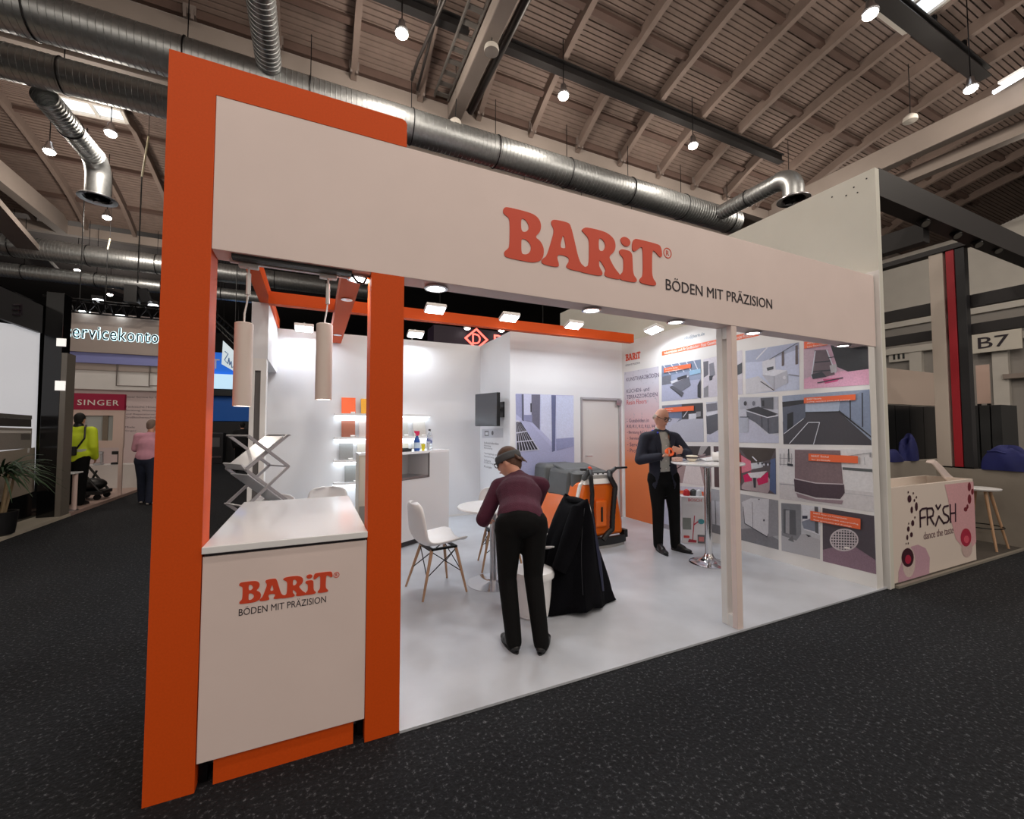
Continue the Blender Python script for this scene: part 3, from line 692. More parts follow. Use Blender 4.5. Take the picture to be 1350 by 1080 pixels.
lettering('slogan', 'BÖDEN MIT PRÄZISION', (XRW-.0005, 5.66, a.z-.085), RIGHTW, ink(120,120,128), t, width=(5.66-b.y)*.95, height=.04, depth=.001)
t = thing('caption_banner', 'long orange printed banner with white lettering above the photographs', 'banner', RWP(873,469))
zt, zb = RWP(946,447.4).z, RWP(946,454).z; ya, yb = RWP(872.8,467).y, RWP(1001,441).y
MB().box(XRW-.003, XRW-.001, yb, ya, zb, zt).build('strip', OL, t)
lettering('banner_text', 'Industrieböden auch für Großküchen · Floor Construction for Commercial Kitchens', (XRW-.0032, ya-.05, zb+(zt-zb)*.2), RIGHTW, TXW, t, width=(ya-yb)*.93, height=(zt-zb)*.62, depth=.001)
lettering('web_address', 'info@barit.de', (XRW-.001, RWP(902,450).y, RWP(902,449.5).z), RIGHTW, ink(120,140,160), t, width=RWP(902,450).y-RWP(929,443).y, height=.06, depth=.001)
BL = ink(176,180,205); BL2 = ink(200,204,222); DKP = ink(60,62,70); MDP = ink(112,114,126); LTP = ink(216,218,228)
def d1(p, t):
    p.poly([(872.5,506),(924,500),(924.3,525),(872.5,529.6)], BL).poly([(872.5,482.3),(924,474),(924,486),(872.5,497)], ink(120,134,160)).poly([(873,497),(885,494),(885,506),(873,508)], MDP)
    for i in range(5): p.line((875+i*10,482-i*1.6),(884+i*9,494-i*1.8),1.2, LTP)
    p.poly([(884,503),(908,495),(911,508),(895,519)], MDP).poly([(884,503),(908,495),(908,497),(886,506)], LTP).poly([(883,510),(887,508.5),(902,518),(899,524)], ink(92,94,104)).line((884,511),(899,522),1, DKP).poly([(893,498),(906,494),(906,498),(894,502)], DKP).poly([(909,489),(924,486),(924,492),(910,495)], ink(150,190,220)).poly([(920,508),(924,500),(924,525),(920,524)], DKP)
    tagline(t, [(876,485.5),(911.5,479.5),(911.5,485),(876,491.8)], ['Decoria für Küchen', 'seamless coloured floors'])
def d2(p, t):
    p.poly([(927.4,498),(978.7,500),(979.3,520),(927.5,524.5)], ink(204,200,212)).poly([(927.3,477),(934,476),(934,494),(928,498)], ink(100,98,108)).poly([(935,480),(941,478),(943,494),(936,501)], ink(128,128,140)).poly([(935,496),(940,495),(939,501),(935.5,502)], DKP).poly([(928,512),(934,508),(934,523),(928,524)], ink(140,140,146)).poly([(968,484),(978.6,478),(978.6,492),(970,496)], DKP)
def d3(p, t):
    p.poly([(982.8,463),(1053.4,451.4),(1053.6,460),(1010,476),(983,478)], ink(168,176,202)).poly([(983,478),(1010,476),(1053.6,460),(1054,498),(1038,494),(1000,498),(983,502)], ink(196,204,230)).poly([(983,500),(1000,496),(1023,515),(983.5,519.7)], ink(206,206,214)).line((997,474),(1012,458),1.6, LTP)
    p.poly([(1005,477),(1022,471),(1023,490),(1006,497)], LTP).poly([(1011,485),(1020,483),(1020,487),(1012,489)], DKP).poly([(1005,494),(1038,488),(1039,505),(1021,514)], ink(186,188,200)).poly([(1005,494),(1021,496),(1038,488.5),(1024,487.5)], ink(226,228,238)).line((1003,503),(1021,515),1.2, DKP).line((1021,496),(1021,514),.6, MDP).disc(1034.5,498,2,2.4, LTP).poly([(1031,464),(1034,463),(1034,482),(1031,483)], ink(96,82,84)).poly([(1049,456),(1052,455),(1052.5,480),(1049,481)], ink(96,82,84)).line((1015,474),(1052,452),.7, DKP).line((1040,494),(1054,496),1.2, MDP)
def d4(p, t):
    p.poly([(1060,496),(1151,484),(1151.3,506.8),(1060,513)], ink(226,170,196,.12,60)).poly([(1094,452),(1151,452),(1151,486),(1118,490),(1104,484)], ink(58,60,64)).poly([(1060,462),(1075,460),(1070,496),(1060,500)], ink(196,172,186)).poly([(1085,500),(1108,498),(1104,503),(1088,506)], ink(214,90,140))
    p.poly([(1074,462),(1091,461),(1096,478),(1101,494),(1088,497),(1070,498)], ink(110,96,104)).line((1075,463),(1070,498),1.5, LTP).line((1090,461),(1102,492),1.6, LTP).line((1074,478),(1095,476),1.5, DKP).line((1072,490),(1099,488),1.6, DKP).poly([(1094,482),(1103,480),(1104,490),(1096,492)], ink(190,188,194)).line((1092,472),(1110,469),1, DKP).poly([(1070,494),(1084,490),(1090,497),(1072,500)], DKP).line((1078,505),(1112,498),1.4, DKP)
    tagline(t, [(1061,451),(1092,446.5),(1092,455),(1061,460)], ['Abrieb Decor', 'beim Baumaschinen'])
def d5(p, t):
    p.poly([(872.8,552),(900,548),(884,566),(872.8,570)], ink(186,188,206)).poly([(886,560),(900,553),(927,551),(928,582.7),(873,583)], ink(184,186,200,.10,120)).poly([(878,536),(899,533),(899,552),(880,551)], ink(108,122,152)).poly([(899,533),(926.7,531),(927,552),(899,553)], ink(66,66,70)).poly([(908,546),(918,545),(918,552),(908,553)], LTP).poly([(918,543),(924,542.5),(924,549),(918,550)], ink(150,150,156)).line((901,550),(908,540),1, LTP)
    tagline(t, [(877,538),(915.5,535),(915.5,541.5),(877,544)], ['Küchenboden', 'fugenlos'])
def d6(p, t):
    p.poly([(931,548),(948,545),(948,566),(937,573),(932,572)], ink(92,94,102)).poly([(931,533),(945,531),(946,541),(932,543)], ink(120,120,130)).poly([(931,545),(948,541),(948,545),(932,549)], LTP).poly([(932,575),(948,567),(985,550),(1010,572),(1026.8,575),(1026.8,584.3),(932,583)], ink(190,192,210)).poly([(975,524),(1026,523),(1026,540),(1000,537),(976,540)], ink(176,178,190)).poly([(984,540),(1026.4,548),(1026.7,571),(1014,572),(996,557),(985,551)], ink(98,100,110)).poly([(984,540),(1000,536),(1026.4,546),(1012,550)], ink(54,54,60)).line((984,541.5),(1012,550.5),1.2, LTP).line((1012,550.5),(1026,548),1.2, LTP).line((1004,549),(1005,563),.8, DKP).line((1013,551),(1013.5,571),.8, DKP)
    p.poly([(1003,525),(1020,524),(1020,540),(1004,538)], ink(88,90,98)).poly([(1005,528),(1008,528),(1008,536),(1005,535)], ink(40,40,44)).poly([(975,550),(987,550),(987,570),(976,571)], ink(176,180,194)).line((976,550),(988,550),1.2, DKP).disc(983,532,2,3, DKP).disc(994,532,2,3, MDP)
def d7(p, t):
    p.poly([(1032,556),(1060,544),(1106,543),(1154,581),(1153.6,587.3),(1033,585.8)], ink(74,72,78,.10,120)).poly([(1031.4,530),(1062,527),(1062,550),(1033,572)], ink(92,98,114)).poly([(1031.4,530),(1062,527),(1062,532),(1032,537)], ink(44,44,48)).poly([(1038,546),(1046,543),(1046,563),(1038,567)], ink(40,42,46)).poly([(1062,530),(1108,526),(1108,542),(1062,544)], ink(176,188,208)).poly([(1108,526),(1151.7,513),(1153,572),(1106,541)], ink(136,148,172)).line((1106,542),(1153,576),2.4, ink(52,52,56)).line((1062,544),(1106,543),1.6, ink(52,52,56))
    for a, b, c_ in ((1121,523,553),(1137,518,563)): p.line((a,b),(a+.6,c_),1.6, DKP)
    p.line((1041,585),(1066,557),1, LTP).line((1066,557),(1081,557),1, LTP).line((1081,557),(1073,586),1, LTP).line((1034,572),(1060,552),.8, LTP)
    tagline(t, [(1061,524.5),(1129,520),(1129,527.5),(1061,532)], ['BARIT Decoria', 'sealing, seamless joints and drainage'], .016)
def d8(p, t):
    p.poly([(873,588),(936.7,588.3),(937,600),(905,606),(873,606)], ink(66,60,60)).poly([(873,606),(905,606),(930,598),(938,641.3),(873,634)], ink(170,148,148)).poly([(905,612),(921,606),(928,640),(900,637)], ink(222,214,214)).line((905,608),(932,600),1, DKP).poly([(924,588.3),(934,588.3),(926,600),(920,600)], ink(170,166,166)).line((880,626),(905,610),1.4, ink(80,56,56)).line((921,606),(936,630),1.4, ink(80,56,56)).poly([(888,592),(906,590),(906,596),(890,600)], ink(170,110,96))
def d9(p, t):
    p.poly([(940.8,588.3),(965,589),(966,640),(942,642)], ink(86,70,72)).poly([(975,591),(1022.8,591.4),(1016,606),(1000,610),(990,610)], ink(74,66,62)).poly([(977,600),(990,608),(991,620),(978,624)], ink(214,120,140)).poly([(990,611),(1006,609),(1006,616),(991,619)], ink(196,200,206)).line((992,602),(998,608),1.4, LTP).poly([(978,640),(990,626),(1010,625),(1020,638),(1012,651),(978,645)], ink(176,160,164)).poly([(980,627),(990,622),(992,634),(982,636)], ink(206,40,96)).poly([(998,632),(1013,622),(1013,636),(1000,640)], ink(206,40,96)).poly([(986,624),(1012,621),(1003,630),(990,630)], ink(216,212,216)).poly([(993,630),(997,630),(997,643),(994,643)], DKP).poly([(1016,606),(1022.8,604),(1023.3,652),(1015,646)], ink(88,104,142)).poly([(970,592),(977,598),(977,636),(970,644)], ink(150,52,44)).line((945,596),(962,594),1.2, LTP).line((945,603),(962,602),1.2, ink(130,130,138))
    for k in range(7): p.disc(1000+2.6*k, 611+1.6*(k % 2), 1.1, 1.6, LTP if k % 2 else DKP)
def d10(p, t):
    p.poly([(1027.5,636),(1155.5,650),(1156.5,675.9),(1028,657.4)], ink(208,204,206)).line((1028,638),(1048,640),.7, MDP).line((1112,650),(1156,655),.7, ink(180,180,184)).poly([(1111,616),(1155,619),(1155,623),(1111,619.5)], ink(92,96,98))
    p.poly([(1048,593),(1108,594),(1112,640),(1107,640),(1076,637),(1048,634)], ink(128,108,112,.14,50)).poly([(1047,631),(1076,637),(1113,638),(1114,650),(1108,658),(1076,656),(1048,648)], ink(78,64,72,.12,50)).line((1047,631),(1076,637),1.3, ink(200,190,194)).line((1076,637),(1113,638.5),1.3, ink(200,190,194)).poly([(1050,650),(1076,658),(1112,660),(1110,665),(1074,661),(1052,656)], ink(150,130,138))
    for k in range(4): p.line((1029+5*k,598),(1029+5*k,614),.7, ink(150,150,154))
    p.line((1028,604),(1046,605),.7, ink(150,150,154)).line((1028,612),(1042,613),.7, ink(150,150,154)).line((1040,592),(1040.6,609),1.2, DKP).poly([(1038.5,611),(1046,612),(1046,615),(1038.5,614)], DKP).line((1113,602),(1150,597),1, ink(160,160,164)).line((1148,597),(1148,603),2, ink(160,160,164)).line((1133,602),(1134,612),.6, ink(160,160,164)).line((1140,603),(1141,613),.6, ink(160,160,164))
    tagline(t, [(1067,598),(1132,601.5),(1132,611),(1067,607.5)], ['BARIT Sockel', 'for pedestals'], .016)
def d11(p, t):
    p.poly([(873,640),(933,643),(933,660),(873,656)], ink(206,208,220)).poly([(886,652),(893,652),(893,690),(886,690)], ink(150,160,214)).poly([(873,690),(933,704),(933,712),(873,704)], ink(150,150,160))
    tagline(t, [(886,646),(928,648.5),(928,654),(886,651)], ['BARIT Hygiene'], .008)
def d12(p, t):
    p.poly([(935.8,690),(970,698),(1000,696),(1026.6,712),(1026.6,725),(935,701)], ink(128,128,134)).poly([(938,660),(953,662),(953,694),(940,691)], ink(196,196,204)).line((943,660),(944,692),.8, DKP).poly([(978,662),(990,657),(1014,658),(1014,700),(1011,708),(982,690)], ink(206,206,212)).poly([(1014,658),(1026,660),(1026.5,706),(1013,708)], ink(146,146,152)).line((980,668),(982,690),.7, DKP).line((982,690),(1012,708),1, DKP).line((992,662),(993,702),.7, ink(120,120,128)).disc(1007.5,686,1.1,1.6, DKP).disc(1001,658.5,1,.9, DKP)
def d13(p, t):
    p.poly([(1030,700),(1045,706),(1060,704),(1081.5,712),(1081.2,737.4),(1030.7,726)], ink(176,176,182,.06,80)).poly([(1030,663.5),(1056,665),(1056.5,704),(1050,713),(1031,706)], ink(128,130,136)).poly([(1033,671),(1049,673),(1050,706),(1033,703)], ink(92,94,100)).poly([(1036,673),(1041,673),(1041,704),(1036,703)], ink(160,160,166)).poly([(1045,706),(1047,715),(1039,712)], ink(110,110,114)).poly([(1057,665.5),(1081.5,668),(1081.5,706),(1060,698)], ink(214,216,224)).poly([(1057,688),(1074,682),(1079,702),(1060,697)], ink(128,134,150)).poly([(1062,704),(1070,707),(1066,708)], DKP).poly([(1074,668),(1079,668.5),(1079.5,704),(1075,702)], ink(88,90,96)).poly([(1058,680),(1065,680),(1065,684),(1058,684)], ink(54,58,76))
def d14(p, t):
    p.poly([(1085,725),(1120,716),(1160,740),(1160.3,758.5),(1085,740)], ink(138,112,128,.14,90)).disc(1113,712,19,15, ink(206,196,200), 28).disc(1113,712,17,13, ink(62,56,64), 28)
    for k in range(-4, 5):
        h = 13*math.sqrt(max(0, 1-(k*3.6/17)**2)); p.line((1113+k*3.6,712-h),(1113+k*3.6,712+h),1.3, ink(206,196,200))
    for k in range(-3, 4):
        h = 17*math.sqrt(max(0, 1-(k*3.6/13)**2)); p.line((1113-h,712+k*3.6-.6),(1113+h,712+k*3.6+.6),1.3, ink(206,196,200))
    p.poly([(1114,720.5),(1121,721.5),(1121,724),(1114,723)], TXW)
    tagline(t, [(1069.5,673.5),(1135.5,684),(1135.5,698),(1069.5,686)], ['BARIT Floor and Components', 'for food-conformable waterproofing,', 'floor protection and drainage'], .016)
GB = ink(150,152,164)
PH = [('kitchen photograph with steel islands on a pale lilac floor', [(872.5,482.3),(924,474),(924.3,525),(872.5,529.6)], d1, ink(150,160,186)),
 ('photograph of machines standing on a plain pale floor', [(927.3,474),(978.6,461.5),(979.3,520),(927.5,524.5)], d2, ink(214,210,220)),
 ('white canteen kitchen photograph with large windows', [(982.8,462.8),(1053.4,451.4),(1054,514),(983.5,519.7)], d3, ink(196,204,226)),
 ('photograph of a grinding machine on pink flecked flooring', [(1059.5,450),(1151,436),(1151.3,506.8),(1060,513)], d4, ink(206,170,190)),
 ('photograph of a speckled grey kitchen floor behind the standing man', [(872.8,534.7),(926.7,531),(928,582.7),(872.8,583)], d5, ink(130,134,150)),
 ('kitchen photograph with dark steel counters along an aisle', [(931,530.5),(1026.4,522.8),(1026.8,584.3),(932,583)], d6, ink(196,198,210)),
 ('photograph of a dark grey floor between blue steel cabinets', [(1031.4,522),(1151.7,513),(1153.6,587.3),(1033,585.8)], d7, ink(150,162,184)),
 ('photograph of a brownish stair-like floor behind the bar table', [(873,588),(936.7,588.3),(938,641.3),(873,634)], d8, ink(150,130,130)),
 ('restaurant photograph with pink benches', [(940.8,588.3),(1022.8,591.4),(1023.3,652),(942,642)], d9, ink(96,88,92)),
 ('photograph of a round brown terrazzo column base', [(1026.6,591.4),(1154.3,593),(1156.5,675.9),(1028,657.4)], d10, ink(222,220,222)),
 ('pale blue photograph with an orange strip behind the carton', [(873,640),(933,643),(933,712),(873,700)], d11, ink(188,194,214)),
 ('grey photograph of white cold room doors', [(935.8,644),(1026,660),(1026.6,725),(935,700)], d12, ink(170,170,176)),
 ('photograph of a steel cabinet over a grey floor', [(1029.8,662.7),(1081.7,668.5),(1081.2,737.4),(1030.7,726)], d13, ink(190,192,198)),
 ('photograph of a round floor drain grate in dark terrazzo', [(1084.3,669.7),(1157.3,681),(1160.3,758.5),(1085,740)], d14, ink(78,70,78))]
for lb, q, d_, b_ in PH: photo(lb, q, d_, b_)
# ---------------------------------------------------------------- store room prints
SFP = lambda x, y: pY(x, y, YS)
q = [(680,519),(756,521.5),(756,636),(680,640)]
t = thing('wall_photo', 'large lilac photograph of a drain channel on the store room wall', 'photo', SFP(680,640))
MB().prism([SFP(*p)+V((0,-.0012,0)) for p in q], (0,.001,0)).build('sheet', ink(186,190,226), t)
p = Print(SFP, (0,-1,0)); s4 = lambda a, b: (520+a/4.22, 380+b/4.22)
p.poly([s4(675,740),s4(740,735),s4(870,880),s4(890,915),s4(1000,830),s4(1000,1090),s4(675,1090)], ink(176,180,216,.10,60))
p.poly([s4(673,590),s4(715,590),s4(718,735),s4(676,700)], ink(160,164,202)).poly([s4(718,590),s4(765,592),s4(765,705),s4(718,705)], ink(204,208,236)).poly([s4(762,592),s4(810,592),s4(808,790),s4(762,740)], ink(112,112,132)).poly([s4(812,592),s4(875,592),s4(880,860),s4(812,790)], ink(206,212,238)).poly([s4(872,595),s4(898,596),s4(893,905),s4(876,912)], ink(104,110,146)).poly([s4(898,598),s4(996,600),s4(996,830),s4(900,838)], ink(204,212,240)).poly([s4(898,838),s4(996,830),s4(996,880),s4(900,905)], ink(150,156,196)).poly([s4(707,590),s4(718,590),s4(720,740),s4(709,735)], ink(96,98,120)).poly([s4(755,640),s4(763,640),s4(763,690),s4(756,690)], DKP).poly([s4(718,705),s4(765,705),s4(765,745),s4(718,735)], ink(140,144,180))
p.poly([s4(675,735),s4(690,735),s4(808,900),s4(676,912)], ink(206,208,226))
for k in range(7):
    a = k/7; p.poly([s4(676+4*k,745+18*k*0),s4(679+4*k,745),s4(694+17*k,905-1.5*k),s4(682+17*k,907-1.5*k)], ink(52,52,62))
for k in (800, 850): p.line(s4(676,k+6), s4(690+(k-735)*.72,k-4), 1.4, ink(206,208,226))
p.build('print', t)
SSP = lambda x, y: pX(x, y, XS)
t = thing('info_poster', 'white information poster with small text on the store room side wall', 'poster', SSP(634,660))
q = [(635.5,570),(663.5,568),(664,700),(637,690)]
MB().prism([SSP(*a_)+V((-.0012,0,0)) for a_ in q], (.001,0,0)).build('sheet', WALLW, t)
p = Print(SSP, (-1,0,0)); p.poly([(635.5,566),(663.5,564.5),(663.5,577),(635.7,577.5)], ink(196,198,206))
p.rect(639,568,644.5,575, ink(120,120,126)).rect(640,570,643.5,573.5, ink(214,216,220)).disc(649.5,571,1.4,3, ink(80,80,86)).build('pictogram', t)
for i, (y, wd) in enumerate(((585,.62),(589,.3),(592,.36),(599,.60),(603,.44),(608,.30),(611,.42),(616,.34))):
    b = SSP(638.5, y); lettering('poster_text', ('Industrieboden', 'Planung', 'Beratung', 'Verlegung und', 'Sanierung', 'Schutz', 'Lieferung', 'Kontakt')[i], (XS-.002, b.y, b.z), RIGHTW, ink(120,120,128), t, width=wd, height=.034, depth=.001)
# ================================================================ furniture and goods on the stand
FLR = FZ
# --- wall screen on a swivel arm
t = thing('wall_screen', 'dark grey flat screen on a swivel arm at the store room corner', 'screen', (2.5, 6.4, 1.5))
a = pY(626.5,520,6.42); b = pX(655.5,515,2.50); a2 = pY(626.5,562,6.42); 
dirx = V((b.x-a.x, b.y-a.y, 0)); n_ = V((0,0,1)).cross(dirx).normalized()
if n_.dot(V((-1,-1,0))) < 0: n_ = -n_
z0, z1 = a2.z, a.z; c = V(((a.x+b.x)/2, (a.y+b.y)/2, (z0+z1)/2)); hx = dirx/2
MB().obox(c-n_*.03, hx, n_*.03, V((0,0,(z1-z0)/2))).build('casing', BLACK, t, bevel=.006)
MB().obox(c+n_*.002, hx*.975, n_*.002, V((0,0,(z1-z0)/2*.96))).build('display', mat('screen_off',(74,76,82),.25), t)
MB().tube([c-n_*.06, (c-n_*.12+V((.05,.1,0))), (XS, c.y-.12, c.z)], .02, 8).box(XS-.02, XS, c.y-.2, c.y-.04, c.z-.12, c.z+.12).build('swivel_arm', BLACKM, t)
# --- lit shelves with samples on the rear wall
SHE = emis('shelf_led', (240, 250, 255), 5.0)
SX0 = .29
def shelf(z, x1, label):
    t = thing('lit_shelf', label, 'shelf', (SX0, YB, z), 'lit shelves on the rear wall')
    MB().box(SX0, x1, YB-.14, YB, z-.012, z+.022).build('board', GLOSSW, t)
    MB().box(SX0, x1, YB-.13, YB-.02, z-.022, z-.012).build('light_strip', SHE, t)
    return z+.022
z_ = [shelf(1.70, 1.72, 'topmost lit white shelf on the rear wall'), shelf(1.345, 1.72, 'second lit white shelf from the top of the rear wall'), shelf(1.0, 1.72, 'third lit white shelf from the top of the rear wall'), shelf(.665, 1.72, 'lowest lit white shelf on the rear wall')]
def sample(x, z, w_, h, rgb, label, rot=0, sp=.08):
    t = thing('floor_sample', label, 'sample panel', (x, YB-.08, z), 'floor samples on the lit shelves')
    m_ = mat('sample_%d_%d_%d' % rgb, rgb, .4, var=sp, scale=90)
    MB().prism([(x,YB-.10,z),(x+w_,YB-.10,z),(x+w_,YB-.02,z+h),(x,YB-.02,z+h)], (0,.012,0)).build('panel', m_, t)
    MB().obox((x+w_*.8, YB-.122, z+.012), (.03,0,0), (0,.012,.004), (0,-.002,.011)).build('label_card', WHITE, t)
for x, k, w_, h, c_, lb in ((.385,0,.20,.245,(236,96,40),'bright orange floor sample on the topmost lit shelf'), (.665,0,.20,.235,(226,160,24),'yellow floor sample on the topmost lit shelf'),
    (.39,1,.195,.245,(150,84,62),'rust brown floor sample on the second lit shelf'), (.64,1,.20,.235,(186,172,168),'pinkish grey floor sample on the second lit shelf'), (1.19,1,.20,.235,(176,174,170),'grey floor sample on the second lit shelf behind the spray bottle'), (1.47,1,.20,.235,(186,180,174),'beige floor sample on the second lit shelf at its end'),
    (.365,2,.195,.245,(128,128,128),'mid grey floor sample on the third lit shelf'), (.62,2,.20,.235,(172,166,156),'sand coloured floor sample on the third lit shelf'), (1.2,2,.20,.235,(168,160,146),'beige floor sample on the third lit shelf behind the bottles'), (1.46,2,.2,.235,(160,156,150),'grey brown floor sample on the third lit shelf at its end'),
    (.445,3,.195,.245,(122,124,124),'grey floor sample on the lowest lit shelf')): sample(x, z_[k], w_, h, c_, lb)
# --- coffee kiosk
A = fl(530,725.5); B = fl(591.5,705.6); dx = (B-A); dx.z = 0; L = dx.length; dx.normalize(); dn = V((0,0,1)).cross(dx)   # dn points away from the viewer
HK = 1.20
K = lambda u, v, z: A+dx*u+dn*v+V((0,0,z))
def kbox(mb, u0, u1, v0, v1, z0, z1, m=0): return mb.obox(K((u0+u1)/2,(v0+v1)/2,(z0+z1)/2), dx*(u1-u0)/2, dn*(v1-v0)/2, V((0,0,(z1-z0)/2)), m)
t = thing('coffee_kiosk', 'white service counter with a stainless niche beside the orange post', 'counter', K(L/2-.3,.2,FLR))
KW = mat('kiosk_white',(214,213,214),.45)
U0, U1 = -.28, L; N0, N1 = -.22, .47; V1 = .42
cb = MB(); kbox(cb, U0, U1, 0, V1, .09, .86); kbox(cb, N1, U1, 0, V1, .86, HK-.03); kbox(cb, U0, N0, 0, V1, .86, HK-.03); kbox(cb, N0, N1, V1-.03, V1, .86, HK-.03); cb.build('body', KW, t)
cb = MB(); kbox(cb, U0, U1, 0, V1+.02, HK-.03, HK); cb.build('top_board', GLOSSW, t)
cb = MB(); kbox(cb, N0+.01, N1-.01, .01, V1-.04, .86, .875); cb.build('drip_tray', STEEL, t)
cb = MB(); kbox(cb, N1-.012, N1+.004, -.004, .01, .85, HK-.02); kbox(cb, N0, N1, -.004, .01, .85, .862); cb.build('niche_trim', mat('trim_grey',(120,118,116),.4,metal=.5), t)
cb = MB(); kbox(cb, U0+.05, U1-.05, .05, V1-.02, FLR, .09); cb.build('plinth', mat('plinth_dark',(58,58,60),.6), t)
# --- cream undercounter cabinet behind the orange post
c0 = fl(473,690); Yc = 5.45; xa = pY(473,620,Yc).x; xb = pY(497,620,Yc).x
t = thing('cream_cabinet', 'cream cabinet standing behind the short orange post', 'cabinet', ((xa+xb)/2, Yc+.2, FLR))
CR = mat('cream_laminate',(214,206,192),.5)
MB().box(xa, xb, Yc, Yc+.4, FLR, 1.17).build('body', CR, t, bevel=.003); MB().box(xa-.005, xb+.01, Yc-.01, Yc+.41, 1.17, 1.19).build('top_board', GLOSSW, t)
MB().box(xa+.01, xb-.01, Yc-.014, Yc, .62, 1.15).build('door', CR, t); MB().box(xa+.01, xb-.01, Yc-.014, Yc, .34, .56).build('drawer', mat('grey_drawer',(150,146,140),.5), t)
MB().cyl((xb-.04,Yc-.03,.66),(xb-.04,Yc-.03,.80),.006,n=8).build('handle', BLACKM, t)
# --- bottles on the kiosk
def kp(px_, py_, v): # a point over the kiosk top
    return fl(px_, py_, HK)
BLUEB = mat('bottle_blue',(38,84,160),.3); 
p = K(.34,.10,HK); s_ = V((0,0,1))
t = thing('spray_bottle', 'blue cleaner spray bottle with a pink trigger on the kiosk', 'bottle', p)
MB().lathe([(.036,0),(.040,.01),(.040,.12),(.032,.16),(.016,.185),(.015,.20)], p, 16, 0, 1.0, .62).build('body', BLUEB, t, smooth=True)
MB().lathe([(.0405,.035),(.0405,.11)], p, 16, 0, 1.0, .64).build('label', mat('label_pale',(196,214,230),.5), t, smooth=True)
MB().prism([p+V((-.035,-.012,.235)), p+V((-.04,-.012,.262)), p+V((.03,-.012,.262)), p+V((.03,-.012,.215)), p+V((.012,-.012,.20)), p+V((-.008,-.012,.20)), p+V((-.012,-.012,.222))], (0,.024,0)).prism([p+V((-.012,-.006,.235)), p+V((-.026,-.006,.20)), p+V((-.018,-.006,.20)), p+V((-.002,-.006,.23))], (0,.012,0)).build('trigger', mat('trigger_pink',(214,44,92),.4), t)
p = K(.445,.09,HK); t = thing('yellow_cup', 'small yellow cup on the kiosk between the two bottles', 'cup', p)
MB().lathe([(.020,0),(.027,.085),(.025,.085),(.019,.004),(0,.004)], p, 16).build('cup_body', mat('cup_yellow',(226,208,40),.4), t, smooth=True); MB().lathe([(.026,.083),(.0285,.085),(.0285,.089),(.025,.089)], p, 16).build('rim', mat('cup_yellow',(226,208,40)), t, smooth=True)
p = K(.60,.12,HK); t = thing('water_bottle', 'clear plastic water bottle with a blue label on the kiosk', 'bottle', p)
CLR = mat('clear_plastic',(224,228,234),.08,trans=.75)
MB().lathe([(.034,0),(.040,.01),(.038,.05),(.040,.08),(.040,.17),(.032,.21),(.016,.245),(.014,.265)], p, 18).build('body', CLR, t, smooth=True)
MB().lathe([(.0405,.09),(.0405,.165)], p, 18).build('label', mat('label_blue_white',(200,206,226),.5,rgb2=(52,70,140),scale=26), t, smooth=True); MB().lathe([(.0162,.262),(.0162,.285),(0,.286)], p, 14).build('cap', INK, t, smooth=True)
p = K(.13,.12,HK); t = thing('black_tray', 'small black object lying on the kiosk top beside the spray bottle', 'tray', p)
MB().obox(p+V((0,0,.018)), dx*.09, dn*.05, V((0,0,.018))).build('tray_body', BLACK, t, bevel=.006); MB().obox(p+V((0,0,.04)), dx*.05, dn*.03, V((0,0,.005))).build('tray_lid', BLACKM, t)
# --- moulded chairs with wooden legs
SHELL = mat('chair_white',(234,233,234),.32); WOOD = mat('beech_leg',(186,148,116),.5,var=.1,scale=14)
def make_chair():
    t = local_thing('shell_chair', 'x', 'chair', (0,0,0), 0, 'white shell chairs with wooden legs')
    def srf(u, v):          # v 0 front edge .. 1 top of the back ; u across ; local +y is front
        prof = [(.225,.435),(.17,.447),(.06,.437),(-.06,.428),(-.14,.437),(-.185,.475),(-.205,.55),(-.225,.65),(-.245,.75),(-.255,.815)]
        f_ = v*(len(prof)-1); i = min(int(f_), len(prof)-2); q = f_-i
        q0 = prof[max(i-1,0)]; q1 = prof[i]; q2 = prof[i+1]; q3 = prof[min(i+2,len(prof)-1)]
        cr = lambda a, b, c_, d: .5*((2*b)+(-a+c_)*q+(2*a-5*b+4*c_-d)*q*q+(-a+3*b-3*c_+d)*q**3)
        y, z = cr(q0[0],q1[0],q2[0],q3[0]), cr(q0[1],q1[1],q2[1],q3[1])
        s = 2*u-1; wd = .235*(1-.30*max(0,(v-.5)/.5)**2)*(1-.22*max(0,(.16-v)/.16)**2)
        if v > .88: wd *= math.sqrt(max(.12, 1-((v-.88)/.125)**2))
        lift = .055*abs(s)**2.6*(1 if v < .55 else max(0,1-(v-.55)/.5))
        fwd = .045*abs(s)**2.2*max(0,(v-.45)/.55)
        return V((s*wd, y+fwd, z+lift))
    MB().grid(srf, 12, 22).build('seat_shell', SHELL, t, smooth=True, solid=.012)
    tops = [(-.13,.13),(.13,.13),(-.13,-.10),(.13,-.10)]; feet = [(-.215,.205),(.215,.205),(-.215,-.215),(.215,-.215)]
    for a, b in zip(tops, feet): MB().cyl((b[0],b[1],0),(a[0],a[1],.405),.0095,.0155,12).build('leg', WOOD, t, smooth=True)
    lerp = lambda a, b, k: V((a[0]+(b[0]-a[0])*k, a[1]+(b[1]-a[1])*k, .405*(1-k)))
    wr = MB()
    for i, j in ((0,1),(2,3),(0,2),(1,3)):
        wr.tube([lerp(tops[i],feet[i],.05), lerp(tops[j],feet[j],.55)], .0045, 6); wr.tube([lerp(tops[j],feet[j],.05), lerp(tops[i],feet[i],.55)], .0045, 6)
    wr.build('wire_brace', BLACKM, t, smooth=True)
    MB().box(-.14,.14,.115,.145,.395,.41).box(-.14,.14,-.115,-.085,.395,.41).box(-.15,-.12,-.11,.14,.395,.412).box(.12,.15,-.11,.14,.395,.412).build('seat_frame', BLACKM, t)
    return t
